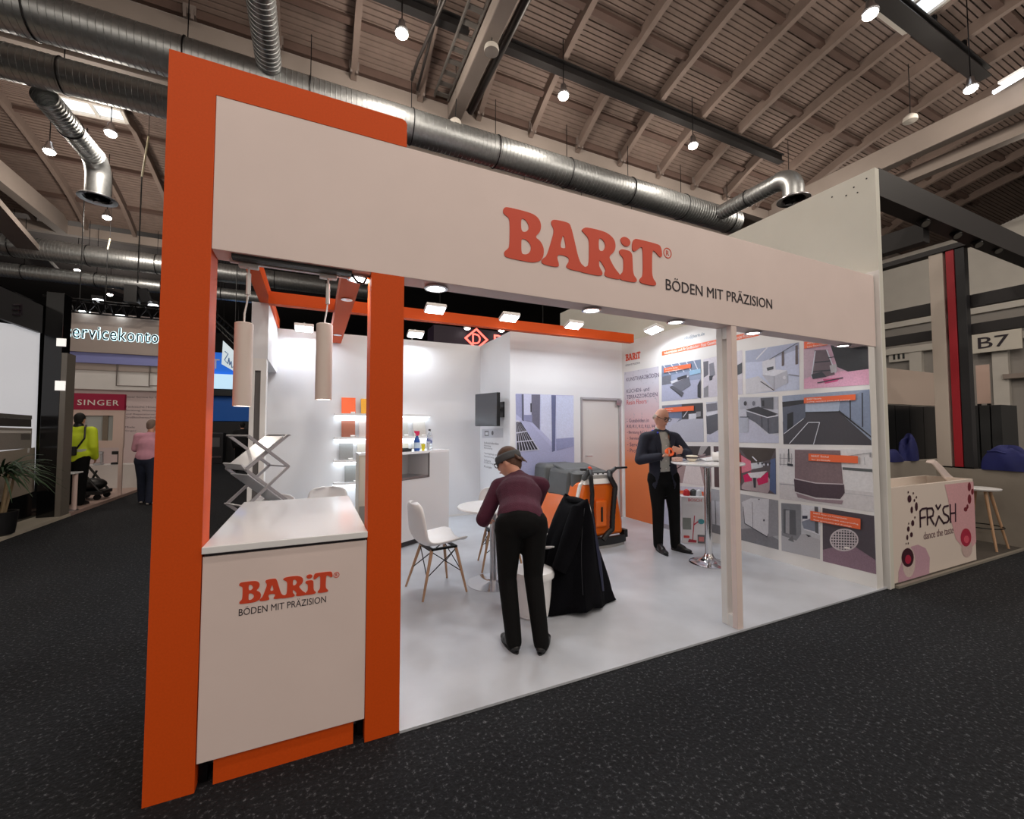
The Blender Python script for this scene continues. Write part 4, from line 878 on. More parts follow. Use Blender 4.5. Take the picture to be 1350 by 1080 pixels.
CH = make_chair()
spots = [((1.06,3.93), -82, 'white shell chair with wooden legs standing in front of the kiosk'), ((1.86,4.30), 165, 'white shell chair pushed in behind the round table'), ((2.02,3.30), 75, 'white shell chair with a dark coat draped over it'),
         ((.16,5.10), 178, 'white shell chair standing behind the reception counter'), ((-.36,4.72), 176, 'white shell chair beside the folding brochure rack')]
for i, ((x, y), a, lb) in enumerate(spots):
    o = CH if i == 0 else copy_tree(CH); o.location = (x, y, FLR); o.rotation_euler = (0,0,math.radians(a)); o['label'] = lb
# --- round table
tc_ = (1.60, 3.86)
t = thing('round_table', 'white round table on a steel column where the woman leans', 'table', (tc_[0], tc_[1], FLR))
MB().lathe([(0,.722),(.30,.722),(.345,.730),(.35,.738),(.345,.746),(0,.748)], (tc_[0],tc_[1],0), 40).build('tabletop', GLOSSW, t, smooth=True)
MB().lathe([(.032,FLR+.02),(.032,.722)], (tc_[0],tc_[1],0), 20).lathe([(.10,.715),(.10,.722)], (tc_[0],tc_[1],0), 20).build('column', STEEL, t, smooth=True)
MB().lathe([(.25,FLR),(.25,FLR+.006),(.06,FLR+.022),(.034,FLR+.03)], (tc_[0],tc_[1],0), 40).build('foot_plate', CHROME, t, smooth=True)
# --- bar table with goods
bc = (3.98, 3.40)
t = thing('bar_table', 'high round bar table on a chrome trumpet foot beside the man', 'table', (bc[0], bc[1], FLR))
MB().lathe([(0,1.098),(.36,1.098),(.375,1.105),(.378,1.115),(.372,1.124),(0,1.126)], (bc[0],bc[1],0), 44).build('tabletop', GLOSSW, t, smooth=True)
MB().lathe([(.038,.06),(.036,1.06),(.09,1.085),(.10,1.098)], (bc[0],bc[1],0), 20).build('column', CHROME, t, smooth=True)
MB().lathe([(.205,FLR),(.207,FLR+.008),(.19,FLR+.016),(.13,FLR+.028),(.075,FLR+.05),(.05,FLR+.085),(.040,FLR+.11)], (bc[0],bc[1],0), 40).build('trumpet_foot', CHROME, t, smooth=True)
TZ = 1.127
p = fl(910,604,TZ); p = V((3.86,3.50,TZ)); t = thing('bowl', 'cream bowl with a dark band on the bar table', 'bowl', p)
MB().lathe([(.03,0),(.05,.02),(.062,.06),(.058,.06),(.045,.022),(0,.012)], p, 24).build('bowl_body', mat('bowl_cream',(226,216,196),.4), t, smooth=True); MB().lathe([(.056,.035),(.0605,.05)], p, 24).build('band', INK, t, smooth=True)
MB().lathe([(0,.072),(.05,.068),(.064,.062),(.060,.060)], p, 24).build('lid', mat('bowl_cream',(226,216,196)), t, smooth=True)
p = V((4.18,3.33,TZ)); dr = V((.55,-.62,0)).normalized(); t = thing('film_roll', 'white roll of film with a dark core lying on the bar table', 'roll', p)
a = p+V((0,0,.052))-dr*.13; b = p+V((0,0,.052))+dr*.10
MB().cyl(a, b, .05, n=24, caps=False).build('wound_film', mat('film_white',(232,232,232),.35), t, smooth=True)
ring = MB(); u = dr.cross(V((0,0,1))).normalized(); w_ = V((0,0,1)); n = 24
for cc in (b, a): ring.add([cc+(u*math.cos(2*math.pi*i/n)+w_*math.sin(2*math.pi*i/n))*r for r in (.05,.026) for i in range(n)], [(i,(i+1)%n,n+(i+1)%n,n+i) for i in range(n)])
ring.build('roll_end', mat('film_white',(232,232,232)), t); MB().cyl(a+dr*.002, b-dr*.002, .026, n=20).build('core', BLACK, t, smooth=True)
p = V((4.12,3.50,TZ)); t = thing('film_sheet', 'crumpled translucent film sheet beside the roll on the bar table', 'film', p)
MB().grid(lambda u, v: p+V((-.14+.30*u, -.10+.20*v, .006+.028*abs(math.sin(7*u+3*v))*(1-abs(2*v-1))+.03*u*v)), 12, 10).build('sheet', mat('film_sheet',(226,228,232),.3), t, smooth=True); MB().tube([p+V((-.12,-.08,.012)), p+V((.02,-.11,.02)), p+V((.12,-.06,.02))], .012, 8).build('rolled_edge', mat('film_sheet',(226,228,232)), t, smooth=True)
p = V((3.72,3.58,TZ)); t = thing('sample_stones', 'small flecked sample block beside the man on the bar table', 'sample', p)
MB().obox(p+V((0,0,.022)), (.05,.01,0), (-.01,.035,0), (0,0,.022)).build('block', mat('stone_pink',(206,170,158),.5,var=.3,scale=60), t, bevel=.006); MB().obox(p+V((.10,.03,.012)), (.035,0,0), (0,.03,0), (0,0,.012)).build('chip', mat('stone_blue',(160,170,200),.5,var=.3,scale=60), t, bevel=.004)
# --- carton bag by the side wall
p = V((4.52,4.12,FLR)); t = thing('carton', 'tall printed carton with a red tool picture beside the bar table', 'carton', p)
bx = V((.30,-.22,0)).normalized(); by = V((-bx.y, bx.x, 0))
wH, dH, hH = .145, .10, .60
c = p+V((0,0,hH/2)); MB().obox(c, bx*wH, by*dH, V((0,0,hH/2))).build('box', mat('carton_grey',(206,204,208),.5), t, bevel=.004)
fo = p-by*(dH+.0012)-bx*wH; fb = (bx, V((0,0,1)))
CP = lambda u, v: fo+bx*(u*2*wH)+V((0,0,v*hH))
pr = Print(CP, -by)
pr.rect(.05,.30,.40,.55, ink(120,124,120)).line((.45,.08),(.55,.60),.035, ink(176,36,60)).line((.5,.4),(.75,.5),.03, ink(176,36,60)).poly([(.25,.03),(.60,.03),(.62,.08),(.3,.10)], ink(150,30,50)).disc(.82,.48,.13,.055, ink(58,130,140)).rect(.66,.02,.96,.20, ink(90,90,96)).rect(.70,.06,.92,.16, ink(190,110,110)).rect(.08,.12,.32,.17, ink(190,60,60)).build('print', t)
lettering('brand_text', 'BOSCH', CP(.30,.90)-by*.001, fb, ink(190,30,46), t, width=wH*1.1, height=.038, depth=.001); lettering('brand_text', 'GAS', CP(.08,.13)-by*.003, fb, ink(206,60,60), t, width=.06, height=.026, depth=.001)
pr = Print(lambda u, v: p-bx*(wH+.0012)+by*(dH*(1-2*u))+V((0,0,v*hH)), -bx)
for k in range(8): pr.rect(.15+.1*(k % 3), .06+.11*k, .55+.12*(k % 2), .11+.11*k, ink(70,70,78) if k % 3 else ink(186,60,60))
pr.build('side_print', t)
for k, (du, dv, r, m_) in enumerate(((-.06,.0,.045,ink(186,40,46)),(.03,.02,.05,ink(60,64,66)),(.09,-.02,.04,ink(196,200,206)))):
    q = p+bx*du+by*dv+V((0,0,hH+.02)); t2 = thing('tool_part', ('red knob standing out of the carton top','dark fitting standing out of the carton top','pale hose end standing out of the carton top')[k], 'tool part', q)
    MB().lathe([(r*.8,-.05),(r,0),(r*.7,.05),(0,.07)], q, 14).build('cap', m_, t2, smooth=True); MB().cyl(q+V((0,0,-.12)), q+V((0,0,-.03)), r*.5, n=10).build('shaft', BLACK, t2)
# --- white waste bin behind the woman
p = V((1.625,3.09,FLR)); t = thing('white_bin', 'white round bin with a domed lid behind the woman', 'bin', p)
MB().lathe([(.125,0),(.135,.01),(.155,.30),(.15,.30)], p, 32).build('bucket', SHELL, t, smooth=True); MB().lathe([(.15,.295),(.172,.30),(.176,.325),(.165,.352),(.10,.372),(0,.376)], p, 32).build('lid', SHELL, t, smooth=True)
# --- zigzag brochure rack
t = thing('brochure_rack', 'folding zigzag brochure rack of clear trays and grey struts', 'brochure rack', (-.35, 4.05, FLR))
ACR = mat('acrylic_tray',(226,228,232),.2,trans=.15); GS = mat('grey_strut',(176,174,178),.4,metal=.4)
R0 = V((-.40, 4.05, 0)); ex = V((.80,.60,0)); ey = V((-.60,.80,0))
zs = [.06,.34,.62,.90,1.18,1.44]; xs_ = [-.17,.17]
for s in (-1,1):
    for k in range(5):
        x0, x1 = xs_[k % 2], xs_[(k+1) % 2]
        for g in (-1, 1):
            a = R0+ex*(x0*g)+ey*(.13*s+.01*g)+V((0,0,zs[k])); b = R0+ex*(x1*g)+ey*(.13*s+.01*g)+V((0,0,zs[k+1]))
            MB().beam(a, b, .012, .022, m=0).build('strut', GS, t)
for k in range(1,5):
    for g in ((1,-1) if k % 2 else (-1,1))[:1]:
        x0, x1 = xs_[k % 2], xs_[(k+1) % 2]
        a = R0+ex*x0+V((0,0,zs[k])); b = R0+ex*(x0+(x1-x0)*.9)+V((0,0,zs[k]+(zs[k+1]-zs[k])*.9)); d = (b-a); nn = d.cross(ey).normalized()
        MB().obox((a+b)/2+nn*.018, d/2, ey*.122, nn*.004).obox(a+nn*.03, d.normalized()*.005, ey*.122, nn*.028).build('tray', ACR, t)
for k in range(6): MB().cyl(R0+ex*xs_[k % 2]-ey*.15+V((0,0,zs[k])), R0+ex*xs_[k % 2]+ey*.15+V((0,0,zs[k])), .007, n=8).build('cross_rod', GS, t, smooth=True); MB().cyl(R0-ex*xs_[k % 2]-ey*.15+V((0,0,zs[k])), R0-ex*xs_[k % 2]+ey*.15+V((0,0,zs[k])), .007, n=8).build('cross_rod', GS, t, smooth=True)
MB().box(-.56,-.26,3.90,4.20,FLR,.03).box(-.43,-.37,4.02,4.08,.03,.08).build('base_plate', GS, t, bevel=.005)
# ================================================================ scrubber-dryer and coat
OM = mat('machine_orange',(240,112,26),.28,coat=.3,var=.04,scale=6); TG = mat('tank_grey',(84,86,86),.5,var=.05,scale=20)
t = thing('floor_scrubber', 'orange walk-behind floor scrubber with a dark grey tank', 'floor scrubber', (3.27, 4.9, FLR))
def loft(mb, secs, m=0):    # secs: rings of equal length
    n = len(secs[0]); k = len(secs)
    P = [p for s in secs for p in s]
    return mb.add(P, [(i*n+j, i*n+(j+1)%n, (i+1)*n+(j+1)%n, (i+1)*n+j) for i in range(k-1) for j in range(n)]+[tuple(range(n))[::-1], tuple(range((k-1)*n, k*n))], m)
def sec(y, pts): return [V((x, y, z)) for x, z in pts]
MX = 3.27
def ring(wb, wm, wt, z0, z1, z2, z3): return [(MX-wb,z0),(MX+wb,z0),(MX+wb,z1),(MX+wm,z2),(MX+wt,z3),(MX-wt,z3),(MX-wm,z2),(MX-wb,z1)]
MB_ = MB(); loft(MB_, [sec(4.42, ring(.36,.29,.24,.16,.30,.62,.80)), sec(4.50, ring(.38,.31,.27,.13,.32,.64,.83)), sec(4.85, ring(.37,.33,.30,.13,.32,.60,.72)), sec(5.25, ring(.36,.34,.31,.13,.30,.50,.60)), sec(5.62, ring(.33,.31,.28,.15,.26,.40,.48))])
MB_.build('chassis_shell', OM, t, smooth=True, bevel=.03)
MB().box(MX-.085, MX+.085, 4.375, 4.44, .27, .60).build('rear_inset', OM, t, bevel=.02)
MB().box(MX-.012, MX+.012, 4.365, 4.38, .34, .52).build('inset_slot', BLACK, t)
MB().prism([(MX-.24,4.40,.80),(MX+.24,4.40,.80),(MX+.20,4.44,.86),(MX-.20,4.44,.86)], (0,.10,.0)).build('rear_bezel', mat('machine_white',(226,220,214),.4), t, bevel=.008)
MB().prism([(MX-.315,4.44,.62),(MX-.27,4.44,.80),(MX-.20,4.44,.85),(MX-.20,4.44,.82),(MX-.25,4.44,.78),(MX-.295,4.44,.62)], (0,.05,0)).build('trim_strip', mat('machine_white',(226,220,214)), t)
def rbox(x0, x1, y0, y1, z0, z1, taper=.03): return MB().add([(x0,y0,z0),(x1,y0,z0),(x1,y1,z0),(x0,y1,z0),(x0+taper,y0+taper,z1),(x1-taper,y0+taper,z1),(x1-taper,y1-taper,z1),(x0+taper,y1-taper,z1)], [(3,2,1,0),(4,5,6,7),(0,1,5,4),(1,2,6,5),(2,3,7,6),(3,0,4,7)])
rbox(MX-.33, MX+.29, 4.62, 5.20, .58, .97).build('recovery_tank', TG, t, bevel=.06, smooth=True)
rbox(MX-.32, MX+.30, 5.22, 5.66, .42, .99).build('solution_tank', TG, t, bevel=.06, smooth=True)
MB().prism([(MX-.29,4.60,.90),(MX+.28,4.60,.90),(MX+.26,5.12,.985),(MX-.27,5.12,.985)], (0,0,.03)).build('tank_lid', TG, t, bevel=.015)
MB().lathe([(.09,0),(.09,.16),(.06,.19),(0,.20)], (MX-.20,4.60,.76), 18).build('filler_neck', TG, t, smooth=True)
MB().box(MX-.20, MX+.22, 4.46, 4.62, .86, .91).build('control_panel', mat('panel_grey',(176,174,172),.4), t, bevel=.01)
for k in range(4): MB().cyl((MX-.12+.08*k,4.50,.91),(MX-.12+.08*k,4.50,.922),.014,n=10).build('control_button', BLACK, t)
MB().lathe([(.032,0),(.034,.02),(.028,.055),(.012,.07),(0,.072)], (MX-.03,4.58,.935), 16).build('beacon', mat('beacon_red',(226,70,34),.25), t, smooth=True); MB().lathe([(.022,-.03),(.024,0)], (MX-.03,4.58,.937), 12).build('beacon_foot', STEEL, t, smooth=True)
for s in (-1, 1):
    x = MX+s*.20
    MB().tube([(x,4.47,.86),(x-.02*s,4.42,.94),(x+.02*s,4.36,1.0)], [.035,.03,.02], 10).build('handle_bracket', TG, t, smooth=True)
    MB().cyl((x+.02*s-.02,4.36,.995),(x+.15*s+.02,4.34,1.0),.014,n=10).build('hand_grip', BLACK, t, smooth=True)
def hose(pts, r):
    P = []
    for a, b in zip(pts, pts[1:]):
        for k in range(6): P.append(V(a).lerp(V(b), k/6))
    return MB().tube(P+[V(pts[-1])], [r*(1+.08*(i % 2)) for i in range(len(P)+1)], 10)
hose([(MX-.12,4.44,.97),(MX-.17,4.36,.90),(MX-.15,4.36,.70),(MX-.17,4.35,.50),(MX-.15,4.34,.30),(MX-.15,4.34,.12)], .026).build('vacuum_hose', BLACK, t, smooth=True)
hose([(MX+.17,4.44,.95),(MX+.13,4.37,.88),(MX+.20,4.36,.76),(MX+.17,4.35,.60),(MX+.14,4.34,.42),(MX+.13,4.34,.24),(MX+.05,4.33,.20),(MX-.02,4.33,.13)], .032).build('suction_hose', BLACK, t, smooth=True)
sq = MB(); n = 16
loft(sq, [[V((MX+.44*math.sin(a), 4.40+.10*(1-math.cos(a))-.05+d, z)) for d, z in ((0,.05),(.05,.05),(.05,.14),(0,.14))] for a in [-1.15+2.3*i/n for i in range(n+1)]]); sq.build('squeegee', BLACK, t, smooth=False)
sq = MB(); loft(sq, [[V((MX+.42*math.sin(a), 4.40+.10*(1-math.cos(a))-.045+d, z)) for d, z in ((0,FLR),(.035,FLR),(.035,.055),(0,.055))] for a in [-1.1+2.2*i/n for i in range(n+1)]]); sq.build('squeegee_blade', mat('blade_grey',(150,148,146),.5), t)
for s in (-1, 1): MB().cyl((MX+s*.30,4.95,.13+FLR),(MX+s*.36,4.95,.13+FLR),.13,n=24).build('wheel', BLACK, t, smooth=True); MB().box(MX+s*.40-.03, MX+s*.40+.03, 4.40, 4.50, .10, .20).build('squeegee_end', BLACK, t, bevel=.01)
MB().lathe([(.30,FLR+.002),(.31,.05),(.28,.14)], (MX,5.42,0), 28).build('brush_deck', mat('deck_dark',(50,50,52),.5), t, smooth=True)
# coat draped over a chair
t = thing('coat', 'dark navy coat draped over a shell chair reaching the floor', 'coat', (2.16, 3.22, .02))
NAVY = mat('coat_navy',(8,8,13),.95,var=.15,scale=12,bump=.3,bscale=120,spec=.12); NAVY2 = mat('coat_lining_blue',(24,28,58),.7)
def coat(u, v):
    a = 2*math.pi*u; k = v**.8
    cx = 2.13-.19*k+.075*k*k; cy = 3.225-.10*k
    rx = .035+.31*k**.7; ry = .17+.08*k
    f = 1+.10*k*math.sin(5*a+1.2+2*v)+.07*k*math.sin(9*a+5*v)+.03*k*math.sin(14*a)
    z = .865-.03*math.cos(2*a)*(1-k)-(.835-.03*math.sin(3*a))*v
    return V((cx+rx*f*math.cos(a), cy+ry*f*math.sin(a), max(z, .022)))
MB().grid(coat, 48, 22).build('coat_body', NAVY, t, smooth=True, solid=.008)
MB().ell((2.135,3.235,.85), .055, .19, .035, 16, 8).build('collar', NAVY, t, smooth=True)
MB().tube([(2.08,3.10,.80),(1.98,3.04,.66),(1.87,2.99,.48),(1.80,2.98,.36)], [.07,.075,.07,.06], 14).build('sleeve', NAVY, t, smooth=True)
MB().tube([coat(.72, v)+V((.003,-.006,0)) for v in [.08+.11*i for i in range(8)]], .003, 6).build('zip', mat('zip_grey',(48,48,54),.4,metal=.6), t)
MB().grid(lambda u, v: coat(.84+.05*u, .1+.75*v)*1.0+V((.008,-.008,0)), 4, 12).build('lining', NAVY2, t, smooth=True)
# ================================================================ people
def cap(mb, a, b, ra, rb, side=None, fs=1.0, fw=1.0, n=14, m=0):
    a, b = V(a), V(b); d = b-a; L = d.length or 1e-4; d = d/L
    s = V(side) if side is not None else (V((0,0,1)) if abs(d.z) < .9 else V((1,0,0)))
    u = (s-d*s.dot(d)); u = u.normalized() if u.length > 1e-4 else d.orthogonal().normalized()
    w_ = d.cross(u); rg = []
    for i in range(5): q = math.pi/2*(1-i/4); rg.append((a-d*ra*math.sin(q), ra*math.cos(q)))
    for i in range(5): q = math.pi/2*i/4; rg.append((b+d*rb*math.sin(q), rb*math.cos(q)))
    rg[0] = (rg[0][0], .002); rg[-1] = (rg[-1][0], .002)
    P = [c+(u*fs*math.cos(2*math.pi*j/n)+w_*fw*math.sin(2*math.pi*j/n))*r for c, r in rg for j in range(n)]
    k = len(rg)
    mb.add(P, [(i*n+j, i*n+(j+1)%n, (i+1)*n+(j+1)%n, (i+1)*n+j) for i in range(k-1) for j in range(n)]+[tuple(range(n))[::-1], tuple(range((k-1)*n, k*n))], m)
def ell3(mb, c, ax, ay, az, n=14, k=10, m=0):
    c, ax, ay, az = V(c), V(ax), V(ay), V(az)
    P = [c-az*math.cos(math.pi*max(.02,min(.98,i/k)))+(ax*math.cos(2*math.pi*j/n)+ay*math.sin(2*math.pi*j/n))*math.sin(math.pi*max(.02,min(.98,i/k))) for i in range(k+1) for j in range(n)]
    mb.add(P, [(i*n+j, i*n+(j+1)%n, (i+1)*n+(j+1)%n, (i+1)*n+j) for i in range(k) for j in range(n)]+[tuple(range(n))[::-1], tuple(range(k*n, (k+1)*n))], m)
def fuse(name, mb, m, parent, voxel=.012, smooth=4, cut=None, inflate=0):
    me = mb.mesh('tmp', m); ob = bpy.data.objects.new('tmp', me); COL.objects.link(ob)
    r = ob.modifiers.new('r','REMESH'); r.mode = 'VOXEL'; r.voxel_size = voxel; r.adaptivity = 0
    if smooth: s = ob.modifiers.new('s','SMOOTH'); s.iterations = smooth; s.factor = .5
    out = bpy.data.meshes.new_from_object(ob.evaluated_get(bpy.context.evaluated_depsgraph_get()))
    bpy.data.objects.remove(ob); bpy.data.meshes.remove(me)
    if cut:
        bm = bmesh.new(); bm.from_mesh(out); bmesh.ops.delete(bm, geom=[f_ for f_ in bm.faces if cut(f_.calc_center_median())], context='FACES'); bm.to_mesh(out); bm.free()
    out.materials.clear(); out.materials.append(m)
    out.name = name; o = bpy.data.objects.new(name, out); COL.objects.link(o)
    return finish(o, parent, True)
SKIN = mat('skin',(206,152,128),.5,var=.04,scale=30)
def head_prims(mb, c, f, u, r=1.0):
    f, u = V(f).normalized(), V(u); u = (u-f*u.dot(f)).normalized(); s = f.cross(u)
    ell3(mb, c, s*.074*r, f*.092*r, u*.112*r); ell3(mb, c+f*.026*r-u*.058*r, s*.055*r, f*.062*r, u*.058*r)
    ell3(mb, c+f*.098*r-u*.018*r, s*.012*r, f*.018*r, u*.026*r); ell3(mb, c+f*.088*r-u*.058*r, s*.024*r, f*.010*r, u*.010*r)
    for q in (-1,1): ell3(mb, c+s*q*.076*r-u*.012*r-f*.004*r, s*.010*r, f*.017*r, u*.030*r)
    return s
def face_parts(t, body, c, f, u, glasses=True):
    f, u = V(f).normalized(), V(u); u = (u-f*u.dot(f)).normalized(); s = f.cross(u); c = V(c)
    for q in (-1,1):
        e = MB(); ell3(e, c+f*.083+s*q*.030+u*.008, s*.013, f*.009, u*.009, 10, 6); e.build('eye', mat('eye_dark',(60,46,40),.3), t, smooth=True)
        e = MB(); cap(e, c+f*.087+s*q*.014+u*.028, c+f*.080+s*q*.048+u*.027, .005, .004); e.build('eyebrow', mat('brow',(92,72,60),.8), t, smooth=True)
    e = MB(); cap(e, c+f*.096-s*.020-u*.060, c+f*.096+s*.020-u*.060, .0045, .0045); e.build('mouth', mat('lips',(170,96,88),.5), t, smooth=True)
    if glasses:
        g = MB()
        for q in (-1,1):
            cc = c+f*.103+s*q*.033+u*.006
            g.tube([cc+s*.027*math.cos(a)+u*.019*math.sin(a) for a in [2*math.pi*i/16 for i in range(16)]], .0035, 6, closed=True)
            g.tube([cc+s*q*.027+u*.006, c+f*.05+s*q*.080+u*.008, c-f*.012+s*q*.080+u*.004], .003, 6)
        g.tube([c+f*.104+s*.007+u*.010, c+f*.104-s*.007+u*.010], .003, 6); g.build('glasses', BLACK, t, smooth=True)
def hand_prims(mb, wr, d, palm_n, thumb, curl=.5, r=1.0):
    """palm and five fingers: d = direction of the fingers, palm_n = side the palm faces, thumb = side the thumb leaves."""
    wr = V(wr); d = V(d).normalized(); pn = V(palm_n); pn = (pn-d*pn.dot(d)).normalized(); th = V(thumb); th = (th-d*th.dot(d)-pn*th.dot(pn)).normalized()
    cap(mb, wr, wr+d*.03*r, .026*r, .026*r, th, 1.0, .75)
    cap(mb, wr+d*.045*r, wr+d*.072*r, .036*r, .038*r, th, 1.0, .42)
    for k, (o_, l) in enumerate(((.030,.070),(.010,.078),(-.010,.073),(-.029,.058))):
        p0 = wr+d*.085*r+th*o_*r; a1 = curl*.9; a2 = curl*1.9
        d1_ = d*math.cos(a1)+pn*math.sin(a1); d2_ = d*math.cos(a2)+pn*math.sin(a2)
        p1 = p0+d1_*l*.48*r; p2 = p1+d2_*l*.52*r
        cap(mb, p0, p1, .0098*r, .0088*r, n=8); cap(mb, p1, p2, .0088*r, .0072*r, n=8)
    p0 = wr+d*.030*r+th*.028*r; p1 = p0+(th*.75+d*.65+pn*.25).normalized()*.038*r; p2 = p1+(d*.75+th*.25+pn*(.3+curl*.5)).normalized()*.032*r
    cap(mb, p0, p1, .0125*r, .011*r, n=8); cap(mb, p1, p2, .011*r, .009*r, n=8)
def person(label, J, front, top_m, leg_m, shoe_m, hair=None, hair_m=None, w=1.0, voxel=.012, hands=True, short=False, head_f=None, head_u=(0,0,1), glasses=False, face=True, top_name='sweater', cut=None, shirt_m=None, bulk=1.0, hood=0.0):
    J = {k: V(v) for k, v in J.items()}
    base = V(((J['anL'].x+J['anR'].x)/2, (J['anL'].y+J['anR'].y)/2, 0))
    t = thing('person', label, 'person', base)
    f = V(front).normalized(); side = f.cross(V((0,0,1))).normalized(); hf = V(head_f) if head_f is not None else f
    b = MB(); sp = (J['neck']-J['pelvis']).normalized()
    cap(b, J['pelvis'], J['pelvis']+sp*.10, .125*w, .115*w, side, 1.15, .8); cap(b, J['pelvis']+sp*.10, J['chest'], .11*w, .13*w, side, 1.1, .8); cap(b, J['chest'], J['neck']-sp*.09, .13*w, .09*w, side, 1.15, .75)
    cap(b, J['shL'], J['shR'], .055*w, .055*w); cap(b, J['neck']-sp*.06, J['head'], .058, .052)
    s = head_prims(b, J['head'], hf, head_u)
    for q in 'LR':
        cap(b, J['sh'+q], J['el'+q], .047*w, .037*w); cap(b, J['el'+q], J['wr'+q], .037*w, .025*w)
        cap(b, J['hip'+q], J['kn'+q], .082*w, .052*w); cap(b, J['kn'+q], J['an'+q], .05*w, .036*w)
        if hands:
            hd = J.get('hd'+q, (J['wr'+q]-J['el'+q])); pn = J.get('pn'+q, f); thm = J.get('th'+q, V((0,0,1))); hand_prims(b, J['wr'+q], hd, pn, thm, J['cu'+q].x if 'cu'+q in J else .45)
    fuse('body', b, SKIN, t, voxel if voxel > .008 else .007, 2)
    if face: face_parts(t, None, J['head'], hf, head_u, glasses)
    # upper garment
    g = MB(); o = .022*bulk
    cap(g, J['pelvis']+sp*(.02 if not cut else -.10), J['pelvis']+sp*.12, (.135+o)*w, (.12+o)*w, side, 1.12, .82); cap(g, J['pelvis']+sp*.10, J['chest'], (.115+o)*w, (.135+o)*w, side, 1.12, .82); cap(g, J['chest'], J['neck']-sp*.10, (.135+o)*w, (.088+o)*w, side, 1.18, .8)
    cap(g, J['neck']-sp*.10, J['neck']-sp*.03, .085*w, .068)
    for q in 'LR':
        cap(g, J['neck']-sp*.07, J['sh'+q], .062*w, (.058+o*.6)*w); cap(g, J['sh'+q], J['el'+q], (.054+o*.7)*w, (.046+o*.6)*w)
        if not short: cap(g, J['el'+q], J['wr'+q]-(J['wr'+q]-J['el'+q]).normalized()*.01, (.046+o*.6)*w, (.034+o*.5)*w)
    top = fuse(top_name, g, top_m, t, voxel, 5, cut)
    if shirt_m is not None:
        g = MB(); cap(g, J['pelvis']-sp*.02, J['chest'], .135*w, .148*w, side, 1.1, .82); cap(g, J['chest'], J['neck']-sp*.09, .148*w, .095*w, side, 1.1, .8); cap(g, J['neck']-sp*.08, J['neck']-sp*.01, .075, .066)
        fuse('shirt', g, shirt_m, t, voxel, 3)
    g = MB(); cap(g, J['pelvis']-sp*.02, J['pelvis']+sp*.06, .140*w, .130*w, side, 1.16, .85)
    for q in 'LR':
        cap(g, (J['pelvis']+J['hip'+q])/2, J['hip'+q]-V((0,0,.03)), .115*w, .108*w); cap(g, J['hip'+q], J['kn'+q], .105*w, .069*w); cap(g, J['kn'+q], J['an'+q]-V((0,0,.03)), .069*w, .056*w)
    fuse('trousers', g, leg_m, t, voxel, 4)
    for q in 'LR':
        ft = J['toe'+q]-J['an'+q]; ft.z = 0; L = ft.length; ft.normalize(); a = V((J['an'+q].x, J['an'+q].y, FLR if J['an'+q].y < 7.1 and J['an'+q].x > -.6 else J['an'+q].z-.09*(1 if J['an'+q].z < .12 else .9)))
        sd = ft.cross(V((0,0,1)))
        g = MB(); cap(g, a-ft*.025+V((0,0,.032)), a+ft*(L*.55)+V((0,0,.030)), .034, .040, sd, 1.0, .8); cap(g, a+ft*(L*.5)+V((0,0,.028)), a+ft*(L-.03)+V((0,0,.026)), .041, .032, sd, 1.05, .72); cap(g, a+V((0,0,.04)), a+V((0,0,.085)), .042, .041); cap(g, a+V((0,0,.075)), a+ft*(L*.5)+V((0,0,.045)), .040, .034, sd)
        fuse('shoe', g, shoe_m, t, max(voxel*.7, .007), 2, cut=None)
        g = MB(); n = 16; ol = [a-ft*.05+sd*0]; P = []
        for i in range(n):
            an = 2*math.pi*i/n; P.append(a+ft*(L*.45-.01+(L*.55+.03)*math.cos(an))+sd*(.036*math.sin(an))+V((0,0,0)))
        g.prism(P, (0,0,.012)).build('shoe_sole', BLACK, t)
    if hair:
        hu = V(head_u); hu = (hu-hf.normalized()*hu.dot(hf.normalized())).normalized(); h = MB(); hair(h, J['head'], hf.normalized(), hu, s); fuse('hair', h, hair_m, t, max(voxel*.8, .008), 2)
    return t
# ---- woman leaning over the table
SWE = mat('burgundy_knit',(72,20,44),.85,var=.12,scale=30,bump=.4,bscale=160); BLKT = mat('black_trousers',(9,9,10),.85,var=.1,scale=30,spec=.2); LEA = mat('black_leather',(20,20,22),.35)
JW = dict(pelvis=(1.355,2.76,.86), chest=(1.44,2.96,1.0), neck=(1.525,3.15,1.115), head=(1.49,3.27,1.215), shL=(1.345,3.13,1.035), elL=(1.175,3.03,.815), wrL=(1.255,3.21,.75),
    shR=(1.69,3.06,1.035), elR=(1.745,3.26,.86), wrR=(1.665,3.45,.815), hipL=(1.265,2.76,.82), knL=(1.25,2.76,.46), anL=(1.245,2.64,.10), toeL=(1.25,2.83,.03),
    hipR=(1.445,2.73,.82), knR=(1.425,2.70,.46), anR=(1.405,2.55,.10), toeR=(1.53,2.69,.03), hdL=(.5,.8,-.05), pnL=(.3,-.1,-1), thL=(1,-.3,0), hdR=(-.3,.9,-.35), pnR=(0,0,-1), thR=(-1,-.2,0))
def whair(h, c, f, u, s):
    ell3(h, c-f*.012+u*.036, s*.088, f*.100, u*.100); ell3(h, c-f*.055-u*.02, s*.072, f*.055, u*.085)
    for k in range(6): cap(h, c-f*.09+s*(-.05+.02*k)+u*.03, c-f*(.125+.01*(k % 2))+s*(-.06+.024*k)-u*(.03+.012*(k % 3)), .014, .007, n=8)
wf = V((-.62,.66,-.42))
t = person('person in a burgundy sweater and black trousers leaning over the round table', JW, (.25,.97,0), SWE, BLKT, LEA, whair, mat('hair_brown',(86,60,46),.7,var=.25,scale=60), w=.98, voxel=.011, head_f=wf, head_u=(0,.25,1), glasses=True)
